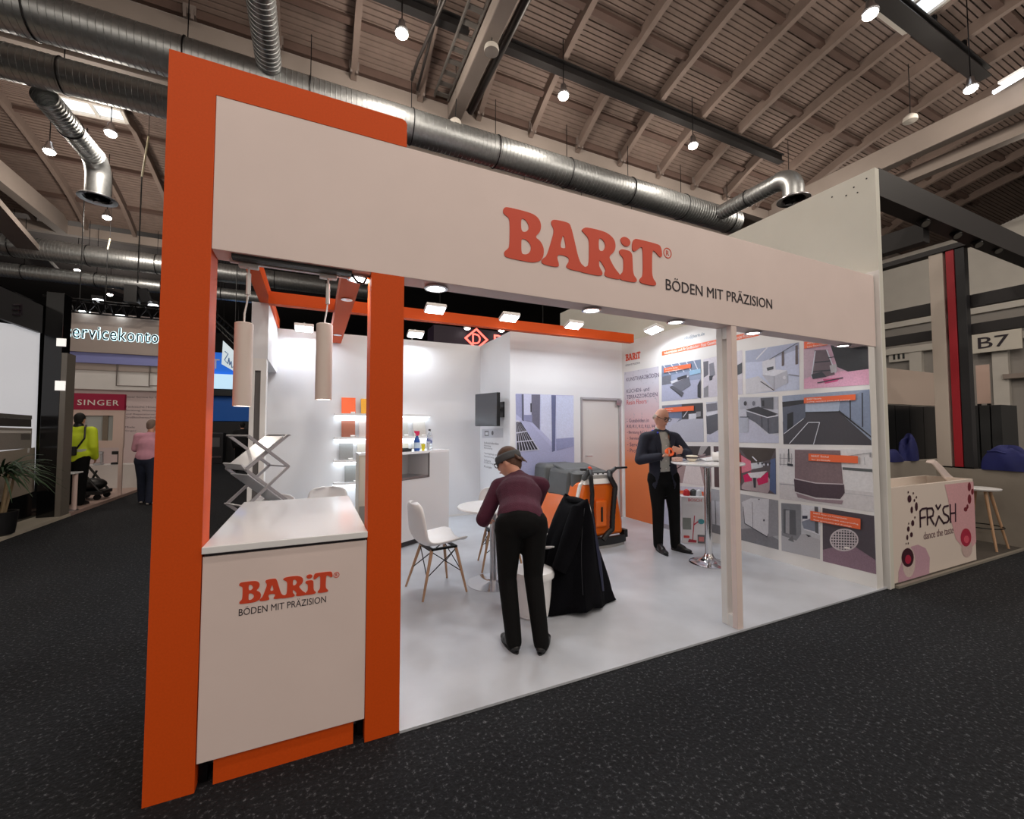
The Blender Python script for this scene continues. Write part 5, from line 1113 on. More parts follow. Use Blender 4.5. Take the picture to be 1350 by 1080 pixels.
c = V(JW['head']); f_ = wf.normalized(); u_ = V((0,.25,1)); u_ = (u_-f_*u_.dot(f_)).normalized(); s_ = f_.cross(u_)
g = MB(); g.add([c-f_*.010+u_*(.022+dz)+(s_*.096*math.cos(a)+f_*.112*math.sin(a))*k for dz, k in ((-.022,.97),(.0,1.0),(.022,1.0),(.040,.96)) for a in [2*math.pi*i/28 for i in range(28)]], [(i*28+j, i*28+(j+1)%28, (i+1)*28+(j+1)%28, (i+1)*28+j) for i in range(3) for j in range(28)])
g.build('headband', mat('headband_grey',(78,80,82),.85), t, smooth=True, solid=.006)
g = MB(); ell3(g, (1.23,3.17,.757), (.006,0,0), (0,.006,0), (0,0,.006), 8, 6); g.build('cuff_button', WHITE, t)
# ---- man with the orange roll
RH = V((math.cos(YAW), -math.sin(YAW), 0)); FH = V((math.sin(YAW), math.cos(YAW), 0)); M0 = V((3.87, 3.985, 0))
def M(x, d, z): return M0+RH*x+FH*d+V((0,0,z))
SUIT = mat('navy_suit',(25,29,46),.8,var=.15,scale=40,bump=.25,bscale=180); SHIRT = mat('grey_shirt',(176,176,170),.75,var=.06,scale=20)
JM = dict(pelvis=M(.03,0,.93), chest=M(.005,.01,1.24), neck=M(.0,.01,1.49), head=M(.005,-.03,1.635), shL=M(-.18,.02,1.375), elL=M(-.265,-.03,1.115), wrL=M(-.075,-.21,1.165),
    shR=M(.175,.0,1.375), elR=M(.30,-.06,1.19), wrR=M(.19,-.22,1.21), hipL=M(-.055,0,.90), knL=M(-.045,-.01,.50), anL=M(-.04,.02,.11), toeL=M(-.02,-.22,.03),
    hipR=M(.115,0,.90), knR=M(.15,-.01,.50), anR=M(.17,.02,.11), toeR=M(.30,-.14,.03), hdL=RH*.8-FH*.35+V((0,0,.25)), pnL=-FH*.1+V((0,0,.9))+RH*.1, thL=-FH*.8+V((0,0,.5)), hdR=-RH*.75+V((0,0,.3))-FH*.3, pnR=FH*.9, thR=V((0,0,1)), cuL=(.8,0,0), cuR=(.35,0,0))
def mcut(c):
    r = c-M0; x = r.dot(RH)-.012; d = r.dot(FH)
    wd = .055 if r.z > 1.0 else .055+.05*(1.0-r.z)/.2
    if r.z > 1.28: wd = .075
    return d < -.055 and abs(x) < wd and r.z < 1.46
def mhair(h, c, f, u, s):
    for q in (-1,1): ell3(h, c+s*q*.072-u*.005-f*.03, s*.010, f*.035, u*.030)
    ell3(h, c-f*.080-u*.035, s*.055, f*.018, u*.035)
hf = (RH*.50-FH*.75+V((0,0,-.42)))
t = person('person in a navy jacket and grey shirt holding an orange roll', JM, -FH+RH*.15, SUIT, BLKT, LEA, mhair, mat('hair_grey',(190,176,166),.8), w=1.04, voxel=.011, head_f=hf, glasses=True, top_name='jacket', cut=mcut, shirt_m=SHIRT, bulk=1.15)
for q in (-1,1):
    g = MB(); g.prism([M(.012+q*.075,-.135,1.45), M(.012+q*.125,-.13,1.38), M(.012+q*.085,-.155,1.15), M(.012+q*.05,-.15,1.10), M(.012+q*.055,-.16,1.30)], -FH*.006+RH*0); g.build('lapel', SUIT, t)
g = MB(); cap(g, M(-.085,.02,1.46), M(-.05,-.06,1.44), .02, .015); g.build('blue_collar', mat('collar_blue',(52,70,196),.7), t, smooth=True)
for k in range(5):
    g = MB(); p = M(.014,-.155+.004*k,1.38-.09*k); ell3(g, p, RH*.006, V((0,0,.006)), FH*.003, 8, 5); g.build('shirt_button', WHITE, t)
p = JM['wrL']+V((0,0,.055))+RH*.095-FH*.03
t = thing('tape_roll', 'bright orange roll held up in the hand of the person in the jacket', 'roll', p)
ax_ = (-FH*.9+RH*.25+V((0,0,.3))).normalized(); u1 = ax_.cross(V((0,0,1))).normalized(); u2 = u1.cross(ax_)
rl = MB(); n = 28; rr = [(.05,-.02),(.05,.02),(.022,.02),(.022,-.02)]
rl.add([p+(u1*math.cos(2*math.pi*j/n)+u2*math.sin(2*math.pi*j/n))*r+ax_*h for r, h in rr for j in range(n)], [(i*n+j, i*n+(j+1)%n, ((i+1)%4)*n+(j+1)%n, ((i+1)%4)*n+j) for i in range(4) for j in range(n)])
rl.build('orange_winding', mat('roll_orange',(250,104,44),.4), t, smooth=True)
rl = MB(); rl.add([p+(u1*math.cos(2*math.pi*j/n)+u2*math.sin(2*math.pi*j/n))*r+ax_*h for r, h in ((.0225,.021),(.0225,-.021),(.018,-.021),(.018,.021)) for j in range(n)], [(i*n+j, i*n+(j+1)%n, ((i+1)%4)*n+(j+1)%n, ((i+1)%4)*n+j) for i in range(4) for j in range(n)]); rl.build('core_ring', mat('core_dark',(150,50,24),.6), t)
# ---- visitors in the aisle, seen from behind
def standing(base, face_dir, h=1.7, lean=0.0, step=.12, arms='down'):
    f = V(face_dir).normalized(); s = f.cross(V((0,0,1))).normalized(); B_ = V(base); k = h/1.75
    P = lambda x, y, z: B_+s*x*k+f*y*k+V((0,0,z*k))
    J = dict(pelvis=P(0,0,.95), chest=P(0,.02+lean*.4,1.22), neck=P(0,.03+lean*.8,1.46), head=P(0,.06+lean,1.62), shL=P(-.20,.02+lean*.7,1.39), shR=P(.20,.02+lean*.7,1.39), hipL=P(-.09,0,.91), hipR=P(.09,0,.91),
        knL=P(-.11,step*.6,.50), knR=P(.11,-step*.3,.50), anL=P(-.12,step,.09), anR=P(.12,-step,.09), toeL=P(-.15,step+.19,.03), toeR=P(.16,-step+.19,.03))
    if arms == 'down': J.update(elL=P(-.25,.0,1.10), elR=P(.25,.0,1.10), wrL=P(-.22,.12,.86), wrR=P(.22,.14,.88))
    else: J.update(elL=P(-.24,.08,1.13), elR=P(.25,.02,1.08), wrL=P(-.16,.30,1.08), wrR=P(.27,.14,.84))
    J['thL'] = f; J['thR'] = f; J['pnL'] = s; J['pnR'] = -s
    return J
def shorthair(h, c, f, u, s): ell3(h, c-f*.014+u*.022, s*.083, f*.094, u*.102); ell3(h, c-f*.04-u*.03, s*.070, f*.05, u*.07)
pb = (fl(182,668)+fl(200,661))/2; pb.z = 0
J = standing(pb, (.15,1,0), 1.68, .10, .13, 'front')
person('person in a pink polo shirt and blue jeans walking along the aisle', J, (.15,1,0), mat('pink_polo',(206,148,166),.85,var=.06,scale=10), mat('blue_jeans',(30,36,56),.85,var=.15,scale=20), mat('white_sneaker',(206,196,190),.6), shorthair, mat('hair_grey_brown',(128,108,98),.8), w=1.12, voxel=.018, short=True, head_f=(.5,.85,-.2), top_name='polo_shirt')
pb = V((-3.42,9.42,0)); yb_ = V((-4.02,10.72,.06))
J = standing(yb_, (.1,1,0), 1.74, .02, .06)
VEST = mat('hivis_yellow',(206,226,40),.7,var=.06,scale=8)
t = person('person in a yellow high-visibility jacket with a black shoulder bag', J, (.1,1,0), VEST, BLKT, LEA, shorthair, mat('hair_black',(22,20,20),.8), w=1.2, voxel=.018, head_f=(.1,1,-.1), top_name='hivis_jacket', bulk=1.5)
s = V((.1,1,0)).normalized().cross(V((0,0,1))).normalized(); f_ = V((.1,1,0)).normalized()
B_ = yb_
g = MB(); g.obox(B_+V((0,0,1.02))-f_*.21+s*-.06, s*.17, f_*.035, V((0,0,.085))); bag = g.build('shoulder_bag', BLACK, t, bevel=.02)
g = MB(); g.tube([B_+s*.10-f_*.19+V((0,0,1.06)), B_+s*.20-f_*.17+V((0,0,1.25)), B_+s*.17-f_*.10+V((0,0,1.45)), B_+s*.12+f_*.03+V((0,0,1.49))], .015, 6); g.build('bag_strap', BLACK, t)
g = MB(); g.lathe([(.172,.0),(.174,.05)], B_+V((0,0,1.0)), 20, 0, 1.2, .98); g.build('reflective_band', mat('reflex_grey',(190,192,180),.4), t, smooth=True)
g = MB(); cap(g, J['neck']+V((0,0,-.02)), J['neck']+V((0,0,.03)), .085, .075); g.build('collar', BLACK, t, smooth=True)
for px_, py_, lb in ((318,622,'person in dark clothes walking away past the far blue stand'), (330,612,'second person in dark clothes partly hidden at the far blue stand')):
    b_ = fl(px_, py_); b_.z = 0; J = standing(b_, (-.15,1,0), 1.72, .02, .14)
    person(lb, J, (-.15,1,0), mat('dark_jacket',(24,24,28),.85), BLKT, LEA, shorthair, mat('hair_black',(22,20,20)), w=1.2, voxel=.022, face=False, bulk=1.5, top_name='jacket')
# ================================================================ neighbouring stand on the wall side
GW = mat('neighbour_white',(216,214,204),.6,var=.03,scale=3)
w7 = struct(MB().box(4.905, 4.975, 2.17, 8.0, 0, 4.035).build('wall_7', GW)); w7['label'] = 'tall white partition of the neighbouring stand rising above the fascia'
sc_ = MB()
for y, z in ((2.35,3.93),(2.32,3.86),(2.42,3.88),(2.55,3.93),(2.24,3.96)): sc_.cyl((4.9055,y,z),(4.903,y,z),.008,n=8)
sc_.build('screw_holes', BLACK, w7)
MB().box(4.89, 4.9046, 2.165, 2.35, 0, 3.02).build('edge_board', WHITE, w7)
BRN = mat('brown_carpet',(74,68,62),.95,bump=.4,bscale=80)
struct(MB().box(4.98, 12, 2.17, 6, .001, .02).build('floor_3', BRN))['label'] = 'brown carpet of the neighbouring stand'
struct(MB().box(4.98, 12, 2.14, 2.169, .001, .024).build('trim_1', mat('edge_strip',(150,144,134),.5,metal=.3)))
FP = mat('counter_cream',(226,212,202),.5)
t = thing('promo_counter', 'cream promotional counter printed with berries and a drink logo', 'counter', (5.8, 2.45, .02))
cx1 = pY(1283.5,634,2.2).x
ct = MB(); ct.box(5.0, 6.79, 2.2, 2.23, .021, .925).box(5.0, 5.03, 2.23, 2.62, .021, .925).box(6.76, 6.79, 2.23, 2.62, .021, .925).box(5.03, 6.76, 2.59, 2.62, .021, .925).build('carcass', FP, t)
MB().box(5.03, 6.76, 2.23, 2.59, .80, .83).build('inner_shelf', mat('counter_inside',(176,168,158),.6), t)
FPY = lambda x, y: pY(x, y, 2.2)
F7 = lambda a, b: (1160+a/4.91, 560+b/4.91)
PNK = ink(222,170,176); MAU = ink(200,160,176); DB = ink(64,26,40); RED = ink(178,40,70)
def fprint(name, fn):
    pr = Print(FPY, (0,-1,0)); fn(pr); return pr.build(name, t)
fprint('pink_swoosh', lambda pr: pr.poly([F7(418,388),F7(604,368),F7(622,760),F7(590,800),F7(540,800),F7(490,740),F7(460,620),F7(440,480)], PNK))
fprint('mauve_swoosh', lambda pr: pr.poly([F7(118,1030),F7(120,950),F7(150,860),F7(200,790),F7(245,776),F7(295,800),F7(322,860),F7(318,960),F7(312,985)], MAU))
def fruit(q, w_):
    def f_(pr):
        pr.n = 2
        for a, b, rx, ry, m_ in q: pr.disc(*F7(a,b), rx, ry, m_)
    fprint('fruit_print', f_)
fruit([(185,890,8.5,20,ink(214,196,190)),(178,860,8,12.5,DB),(180,872,4,6,RED)], 0); fruit([(562,800,7,12,ink(206,180,176)),(555,730,7,12,RED),(558,742,3.5,5,ink(220,90,110))], 0)
def berry(a, b, rx, ry, m_):
    def f_(pr): pr.n = 2; pr.disc(*F7(a,b), rx, ry, m_, 12)
    fprint('berry_print', f_)
for a, b, rx, ry in ((190,480,2.6,5),(235,530,1.8,6),(205,552,1.6,4.6),(222,490,1,2),(182,437,.8,1.6),(215,444,.8,1.6),(235,470,.8,1.8),(211,637,2,4),(225,600,.8,1.6),(183,675,1.7,3.6),(203,712,1.8,3.4),(176,730,1.3,3.6),(185,640,.7,1.4),(182,768,.7,1.5),(168,770,.6,1.2)): berry(a, b, rx, ry, DB)
for a, b, rx, ry in ((577,402,2.2,6),(597,434,1.8,4),(578,482,2.4,6.5),(565,530,1.4,3),(553,548,2.4,3)): berry(a, b, rx, ry, ink(120,26,44))
LTR = mat('logo_plum',(52,22,40),.5)
def stroke(px_pts, w_):
    P = [FPY(*F7(*q)) for q in px_pts]; mb = MB()
    for a, b in zip(P, P[1:]): mb.beam(V((a.x,2.1975,a.z)), V((b.x,2.1975,b.z)), .004, w_, up=(0,-1,0)) if False else mb.obox(V(((a.x+b.x)/2,2.196,(a.z+b.z)/2)), V((b.x-a.x,0,b.z-a.z))/2*1.06, V((-(b.z-a.z),0,b.x-a.x)).normalized()*w_/2, V((0,.002,0)))
    return mb
W_ = .019
for pts in ([(260,662),(257,560),(272,545),(300,540)], [(258,605),(292,598)], [(306,648),(303,543),(335,540),(345,560),(340,590),(306,602)], [(322,598),(348,645)], [(360,520),(374,547),(391,518)], [(357,655),(379,592),(412,640)],
            [(440,525),(415,530),(405,548),(412,575),(440,592),(445,615),(432,632),(408,636)], [(455,632),(452,518)], [(487,625),(486,512)], [(454,575),(487,570)]): stroke(pts, W_).build('logo_letter', LTR, t)
a = FPY(*F7(283,745)); b = FPY(*F7(475,710)); lettering('slogan', 'dance the taste', (a.x, 2.1985, a.z), FRONT, ink(120,90,96), t, width=b.x-a.x, height=.075, depth=.001)
def leaf(u, v):
    q = [(1222,607),(1232,606),(1243,616),(1251,625),(1258,631)]; f_ = u*(len(q)-1); i = min(int(f_),3); k = f_-i
    x = q[i][0]+(q[i+1][0]-q[i][0])*k; y = q[i][1]+(q[i+1][1]-q[i][1])*k
    wv = 13*(math.sin(math.pi*min(1,.25+u*.75))**.4)*v*(.25+.75*u)
    p = pY(x-wv*.55, y+wv*.95, 2.45+.06*u-.10*v); return p
t2 = tag(MB().grid(leaf, 14, 4).build('leaf_display', mat('acrylic_cream',(226,210,204),.35), smooth=True, solid=.008), 'curved cream leaf-shaped display rising from the promotional counter', 'display')
# stool
sp_ = fl(1300,722); sp_ = V((7.60,2.40,.02)); t = thing('bar_stool', 'white bar stool on wooden legs behind the promotional counter', 'stool', sp_)
MB().lathe([(0,.70),(.15,.70),(.20,.715),(.205,.73),(.17,.735),(0,.725)], sp_, 28, 0, 1.0, .9).build('seat', SHELL, t, smooth=True)
for a in (45,135,225,315): MB().cyl(sp_+V((.24*math.cos(math.radians(a)),.24*math.sin(math.radians(a)),0)), sp_+V((.09*math.cos(math.radians(a)),.09*math.sin(math.radians(a)),.70)), .012, .018, 10).build('leg', WOOD, t, smooth=True)
MB().tube([sp_+V((.19*math.cos(a),.19*math.sin(a),.26)) for a in [2*math.pi*i/24 for i in range(24)]], .007, 6, closed=True).build('foot_ring', BLACKM, t, smooth=True)
# low grey walls, posts, dark frame
GR = mat('grey_counter',(150,142,132),.65,var=.05,scale=6)
t = tag(MB().box(7.98, 8.12, 2.0, 2.95, .021, .955).build('low_wall', GR), 'low grey side wall of the neighbouring stand carrying the posts', 'low wall')
tag(MB().box(7.0, 11.0, 3.55, 3.68, .021, .965).build('low_wall', GR), 'low grey rear wall of the neighbouring stand behind the promotional counter', 'low wall')
def post(y0, y1, m_, label, z1=3.975):
    t = thing('stand_post', label, 'post', (8.05, (y0+y1)/2, .956)); MB().box(7.99, 8.11, y0, y1, .956, z1).build('upright', m_, t, bevel=.004); MB().box(7.985, 8.115, y0-.004, y1+.004, .956, .975).build('foot_plate', BLACKM, t)
post(2.79, 2.94, mat('post_cream',(196,184,174),.5), 'tall cream post beside the red post of the neighbouring stand'); post(2.675, 2.76, mat('post_red',(166,30,44),.4), 'tall red post between the cream and black posts'); post(2.57, 2.665, mat('post_black',(36,36,40),.5), 'tall black post beside the red post', 3.97)
DF = mat('dark_frame',(36,33,35),.55)
t = thing('canopy_frame', 'dark box-section canopy frame above the neighbouring stand', 'canopy frame', (7, 3, 3.8))
MB().box(4.98, 9.6, 2.17, 2.33, 3.77, 4.05).build('front_beam', DF, t); MB().box(6.24, 6.38, 2.33, 5.2, 3.62, 3.84).build('cross_beam', DF, t); MB().box(7.97, 8.13, 2.33, 5.2, 3.98, 4.05).build('cross_beam', DF, t)
MB().box(4.98, 9.6, 4.4, 4.55, 3.62, 3.84).build('rear_beam', DF, t); MB().box(4.98, 9.6, 5.2, 5.35, 3.2, 3.45).build('rear_beam', DF, t)
MB().box(8.115, 8.2, .9, 3.6, 3.15, 3.32).build('side_rail', DF, t); MB().box(8.115, 8.2, .9, 3.6, 2.78, 2.92).build('side_rail', DF, t)
for k, (px_, py_) in enumerate(((1215,290),(1257,306),(1285,318),(1311,326))):
    p = pY(px_, py_, 2.25); t = thing('track_spot', 'black track spotlight under the dark canopy beam', 'spotlight', p, 'black track spots on the canopy frame')
    d = V((-.35,-.5,-.8)).normalized(); MB().cyl(p-d*.07, p+d*.09, .045, n=16).build('barrel', BLACK, t, smooth=True); MB().cyl(p+d*.085, p+d*.092, .038, n=16).build('lens', mat('spot_lens',(120,116,110),.2), t); MB().cyl(p-V((0,0,.0)), (p.x, p.y, 3.769), .012, n=8).build('stem', BLACKM, t)
t = thing('rear_cabinet', 'black glass cabinet wall beneath a beige panel behind the low grey wall', 'cabinet', (9.8, 4.25, .02))
MB().box(8.3, 12, 4.2, 4.3, 1.95, 2.62).build('beige_panel', mat('beige_panel',(196,178,166),.6), t)
for k in range(7): MB().box(8.3+k*.53, 8.3+k*.53+.51, 4.2, 4.28, .021, 1.93).build('door', mat('black_glass',(20,21,24),.2), t)
# blue cloth bundles
BLU = mat('blue_cloth',(22,29,94),.7,var=.2,scale=8)
def bundle(label, c, sx, sy, sz, seed):
    rd = random.Random(seed); t = thing('blue_bag', label, 'bag', c)
    ph = [rd.uniform(0,6) for _ in range(6)]
    def f_(u, v):
        a = 2*math.pi*u; q = math.pi*v*.5
        r = math.cos(q)**.55*(1+.13*math.sin(3*a+ph[0])+.09*math.sin(5*a+ph[1]+4*v)); z = math.sin(q)*(1+.18*math.sin(2*a+ph[2])+.12*math.cos(4*a+ph[3]))
        return V(c)+V((sx*r*math.cos(a), sy*r*math.sin(a), sz*z+.003))
    MB().grid(f_, 30, 12).build('cloth', BLU, t, smooth=True); MB().tube([f_(u, .55)+V((0,0,.005)) for u in [i/12 for i in range(7)]], .012, 6).build('fold', BLU, t, smooth=True)
c = pX(1200,610,8.6); bundle('blue cloth bundle on the low rear grey wall', (8.9,3.62,.966), .22, .10, .36, 1); bundle('small blue cloth bundle lying beside the taller one on the rear wall', (8.35,3.62,.966), .26, .10, .17, 2)
bundle('large blue cloth bundle on the low grey side wall', (8.05,2.27,.956), .12, .22, .27, 3)
t = thing('notice_board', 'plain pinkish notice board beyond the black post', 'board', (12.5,3.9,1.7)); A = pX(1286,482,12); B = pX(1306,532,12)
MB().box(12.0, 12.03, B.y, A.y, B.z, A.z).build('panel', mat('board_pink',(190,164,152),.6), t); MB().box(12.0, 12.04, A.y-.05, A.y, .021, B.z).build('leg', BLACKM, t); MB().box(12.0, 12.04, B.y, B.y+.05, .021, B.z).build('leg', BLACKM, t)
t = thing('dark_locker', 'row of dark metal lockers beyond the black post', 'locker', (12.3,3.5,.02)); A = pX(1290,536,11.7); B = pX(1338,600,11.7)
for k in range(3): MB().box(11.2, 11.9, B.y+(A.y-B.y)/3*k, B.y+(A.y-B.y)/3*(k+1)-.02, .021, A.z).build('locker_door', mat('locker_dark',(44,46,48),.5), t)
# ================================================================ hanging purple sign behind the stand
Yp = 13.0
t = thing('hanging_sign', 'dark purple overhead sign with a glowing red diamond logo', 'sign', (4,Yp,3.6))
A = pY(572,428,Yp); B = pY(700,470,Yp)
MB().box(A.x, B.x+1.0, Yp, Yp+.8, B.z-.4, A.z).build('sign_box', mat('purple_dark',(44,22,48),.5), t)
for x in (A.x+.3, B.x+.7): MB().cyl((x,Yp+.4,A.z),(x,Yp+.4,roof2(Yp+.4)), .015, n=6).build('hanger_cable', BLACK, t)
NEON = emis('neon_red',(255,96,84),3.0)
c = pY(628,447,Yp); r = .36
dm = [[(0,r),(r*1.15,0),(0,-r),(-r*1.15,0)], [(0,r*.80),(r*.92,0),(0,-r*.80),(-r*.92,0)]]
outline('diamond', dm, (c.x, Yp-.001, c.z), FRONT, NEON, t, .02)
lettering('sign_letter', 'D', (c.x-.14, Yp-.001, c.z-.17), FRONT, NEON, t, width=.28, height=.34, depth=.02); lettering('sign_letter', 'DIHR', (c.x+.62, Yp-.001, c.z-.2), FRONT, NEON, t, width=1.3, height=.4, depth=.02)
for x, y in ((616,433),(661,436)):
    p = pY(x, y, Yp-.3); t2 = thing('sign_spot', 'bright round spotlight in front of the purple sign', 'spotlight', p, 'spots in front of the purple sign'); MB().ell(p, .10, .10, .05, 12, 8).build('lens', emis('sign_spot_glow',(255,250,240),8), t2, smooth=True); MB().lathe([(.11,.0),(.12,.05),(.05,.10)], p, 14).build('shell', WHITE, t2, smooth=True); MB().cyl(p+V((0,0,.08)), (p.x, Yp+.01, p.z+.15), .02, n=8).build('bracket', BLACK, t2)
# ================================================================ stands across the aisle
BG = mat('black_gloss',(14,14,16),.12,spec=.6); XL = -4.1
struct(MB().box(-9, -3.72, 6.5, 9.84, .001, .05).build('floor_4', mat('pale_plinth',(190,182,166),.6)))['label'] = 'pale platform of the black appliance stand'
t = thing('appliance_wall', 'black exhibition wall with a large backlit oven photograph', 'display wall', (XL, 8.5, .05))
MB().box(XL-.2, XL, 6.5, 9.84, .051, 3.55).build('wall_panel', BG, t)
MB().box(XL, XL+.06, 6.5, 9.5, 3.05, 3.5).build('header', mat('header_dark',(54,54,56),.4), t)
LWP = lambda x, y: pX(x, y, XL+.005)
pr = Print(LWP, (1,0,0)); PB = emis('backlit_white',(206,206,210),.55)
pr.poly([(-90,414),(53,432),(45,648),(-90,690)], PB).poly([(-90,606),(46,590),(45,648),(-90,690)], ink(150,140,128)).poly([(-90,538),(42,548),(42,553),(-90,545)], ink(96,94,92)).poly([(-90,545),(41,553),(41,563),(-90,560)], ink(60,58,58)).poly([(-90,560),(42,565),(41,591),(-90,600)], ink(140,134,128)).poly([(-90,566),(41,568),(41,571),(-90,571)], ink(206,202,198)).rect(27,572,40,580, ink(96,92,90)).poly([(36,591),(39,591),(38,597),(35.5,597)], ink(200,200,200)).build('photo_print', t)
for pts in ([(17,402),(27,402)], [(17,408),(27,408)], [(17,414.5),(27,414.5)], [(27,401),(27,415.5)]):
    a, b = pX(*pts[0], XL+.07), pX(*pts[1], XL+.07); MB().beam(a, b, .02, .035, up=(1,0,0)).build('header_letter', INK, t)
t = thing('gloss_pillar', 'black glossy pillar with two glowing squares painted as reflections at the stand corner', 'pillar', (-3.8, 9.6, 0))
MB().box(-4.02, -3.80, 9.52, 9.78, .051, 3.75).build('shaft', BG, t, bevel=.005); MB().box(-3.799, -3.73, 9.52, 9.80, .051, 2.75).build('grey_edge', mat('edge_grey',(112,106,98),.5), t)
PLE = emis('reflection_square',(236,232,226),.8)  # glowing squares imitate reflections on the black gloss, no real lamps
for (x0,y0,x1,y1) in ((75,446,87,457),(73,502,86,515)):
    A = pY(x0,y0,9.515); B = pY(x1,y1,9.515); MB().box(A.x, B.x, 9.505, 9.519, B.z, A.z).build('reflection_square', PLE, t)
# palm
pc = V((-3.84,8.22,.05)); t = thing('potted_palm', 'potted palm in a black tub before the black wall', 'plant', pc)
MB().lathe([(.13,0),(.16,.02),(.19,.32),(.175,.32),(.17,.28),(0,.27)], pc, 24).build('tub', BLACK, t, smooth=True)
rd = random.Random(4); LEAF = mat('palm_green',(44,66,40),.5,var=.25,scale=6); 
for k in range(5):
    a = rd.uniform(0,6.28); MB().tube([pc+V((.05*math.cos(a),.05*math.sin(a),.28)), pc+V((.10*math.cos(a),.10*math.sin(a),.6)), pc+V((.13*math.cos(a),.13*math.sin(a),.80+.08*rd.random()))], [.02,.017,.013], 8).build('stem', mat('palm_stem',(140,120,92),.8), t, smooth=True)
lf = MB()
lm = LEAF
for k in range(70):
    a = rd.uniform(-1.45,1.45); r0 = .06; L = rd.uniform(.35,.62); up = rd.uniform(.05,.5); d = V((math.cos(a),math.sin(a),0)); s = V((-d.y,d.x,0)); b = pc+d*r0+V((0,0,.78+.12*rd.random())); mb = MB()
    P = []
    for i in range(6):
        q = i/5; c = b+d*L*q+V((0,0,up*q-.75*L*q*q)); w_ = .016*(1-q)**.6+.001; P += [c-s*w_, c+s*w_+V((0,0,.004))]
    mb.add(P, [(2*i,2*i+1,2*i+3,2*i+2) for i in range(5)]); mb.build('leaf', lm, t, smooth=True)
# sewing-machine stand
struct(MB().box(-12, -3.72, 9.85, 16, .001, .06).build('floor_5', mat('pink_platform',(176,150,140),.5)))['label'] = 'pinkish platform of the stand with the red sign'
Ys_ = 12.0; WPK = mat('booth_pink_white',(222,196,188),.5); CRM = mat('singer_crimson',(168,18,66),.5)
t = thing('singer_booth', 'pinkish booth with a crimson sign and an inset window', 'booth', (-4.2,Ys_,.06))
A = pY(80,518,Ys_); B = pY(165,541,Ys_); MB().box(A.x, B.x, Ys_-.05, Ys_+.05, B.z, A.z).build('sign_board', CRM, t)
a = pY(102,535,Ys_-.05); b = pY(157,527,Ys_-.05); lettering('sign_text', 'SINGER', (a.x, Ys_-.051, pY(130,534.5,Ys_-.05).z), FRONT, TXW, t, width=b.x-a.x, height=.115, depth=.01, spacing=1.15)
C = pY(163,590,Ys_); D = pY(96,548,Ys_)
z1, z0 = B.z, C.z; wx0, wx1 = pY(112,560,Ys_).x, pY(150,560,Ys_).x; wz1, wz0 = pY(130,548,Ys_).z, pY(130,581,Ys_).z
MB().box(A.x, wx0, Ys_-.04, Ys_+.04, z0, z1).box(wx1, B.x, Ys_-.04, Ys_+.04, z0, z1).box(wx0, wx1, Ys_-.04, Ys_+.04, z0, wz0).box(wx0, wx1, Ys_-.04, Ys_+.04, wz1, z1).build('front_frame', WPK, t)
MB().box(wx0, wx1, Ys_+.02, Ys_+.03, wz0, wz1).build('pane', mat('booth_glass',(176,180,180),.1), t); MB().box(wx0+(wx1-wx0)*.62, wx0+(wx1-wx0)*.80, Ys_-.02, Ys_+.02, wz0, wz1).build('inner_frame', mat('booth_taupe',(128,116,104),.5), t)
MB().box(pY(157,600,Ys_).x, pY(162,600,Ys_).x, Ys_-.03, Ys_+.03, .061, z0).build('leg', WPK, t); MB().box(A.x, A.x+.07, Ys_-.03, Ys_+.03, .061, z0).build('leg', WPK, t)
t = thing('white_table', 'small white table on a pinkish pedestal by the black pillar', 'table', (-3.85,10.0,.06)); MB().box(-4.06,-3.74,9.95,10.28,.70,.725).build('tabletop', GLOSSW, t, bevel=.005); MB().cyl((-3.78,10.1,.061),(-3.78,10.1,.70),.035,n=16).build('pedestal', WPK, t, smooth=True); MB().lathe([(.13,0),(.13,.01),(.04,.02)], (-3.85,10.1,.061), 20).build('foot', STEEL, t)
t = thing('black_trolley', 'black folding trolley with slanted handles before the booth', 'trolley', (-4.0,11.5,.06)); tb = MB()
for y in (11.3,11.7): tb.tube([(-4.35,y,.95),(-3.85,y,.22)], .022, 8).tube([(-4.2,y,.22),(-4.05,y,.62)], .02, 8)
tb.tube([(-4.35,11.3,.95),(-4.35,11.7,.95)], .022, 8).build('handle_frame', BLACK, t, smooth=True); MB().box(-4.3,-3.80,11.25,11.75,.17,.24).build('load_bed', BLACK, t, bevel=.01)
for x in (-4.2,-3.88):
    for y in (11.28,11.72): MB().cyl((x,y-.02,.12),(x,y+.02,.12),.058,n=14).build('wheel', BLACKM, t)
MB().ell((-4.05,11.5,.36), .24, .2, .13, 16, 8).build('black_sack', BLACK, t, smooth=True)
t = thing('display_bench', 'white display bench with shiny machines behind the booth', 'bench', (-4.4,13.4,.06)); MB().box(-6.2,-3.75,13.3,13.9,.061,.62).build('bench_body', mat('bench_white',(206,202,200),.5), t)
for k in range(5):
    x = -5.6+.32*k; t2 = thing('sewing_machine', 'small shiny machine on the white display bench', 'machine', (x,13.5,.621), 'machines on the display bench'); MB().box(x-.08,x+.08,13.42,13.56,.621,.67).box(x+.03,x+.08,13.45,13.53,.67,.86).build('bed', STEEL if k % 2 else BLACK, t2, bevel=.01); MB().box(x-.08,x+.08,13.45,13.53,.86,.94).build('arm', STEEL if k % 2 else BLACK, t2, bevel=.01)
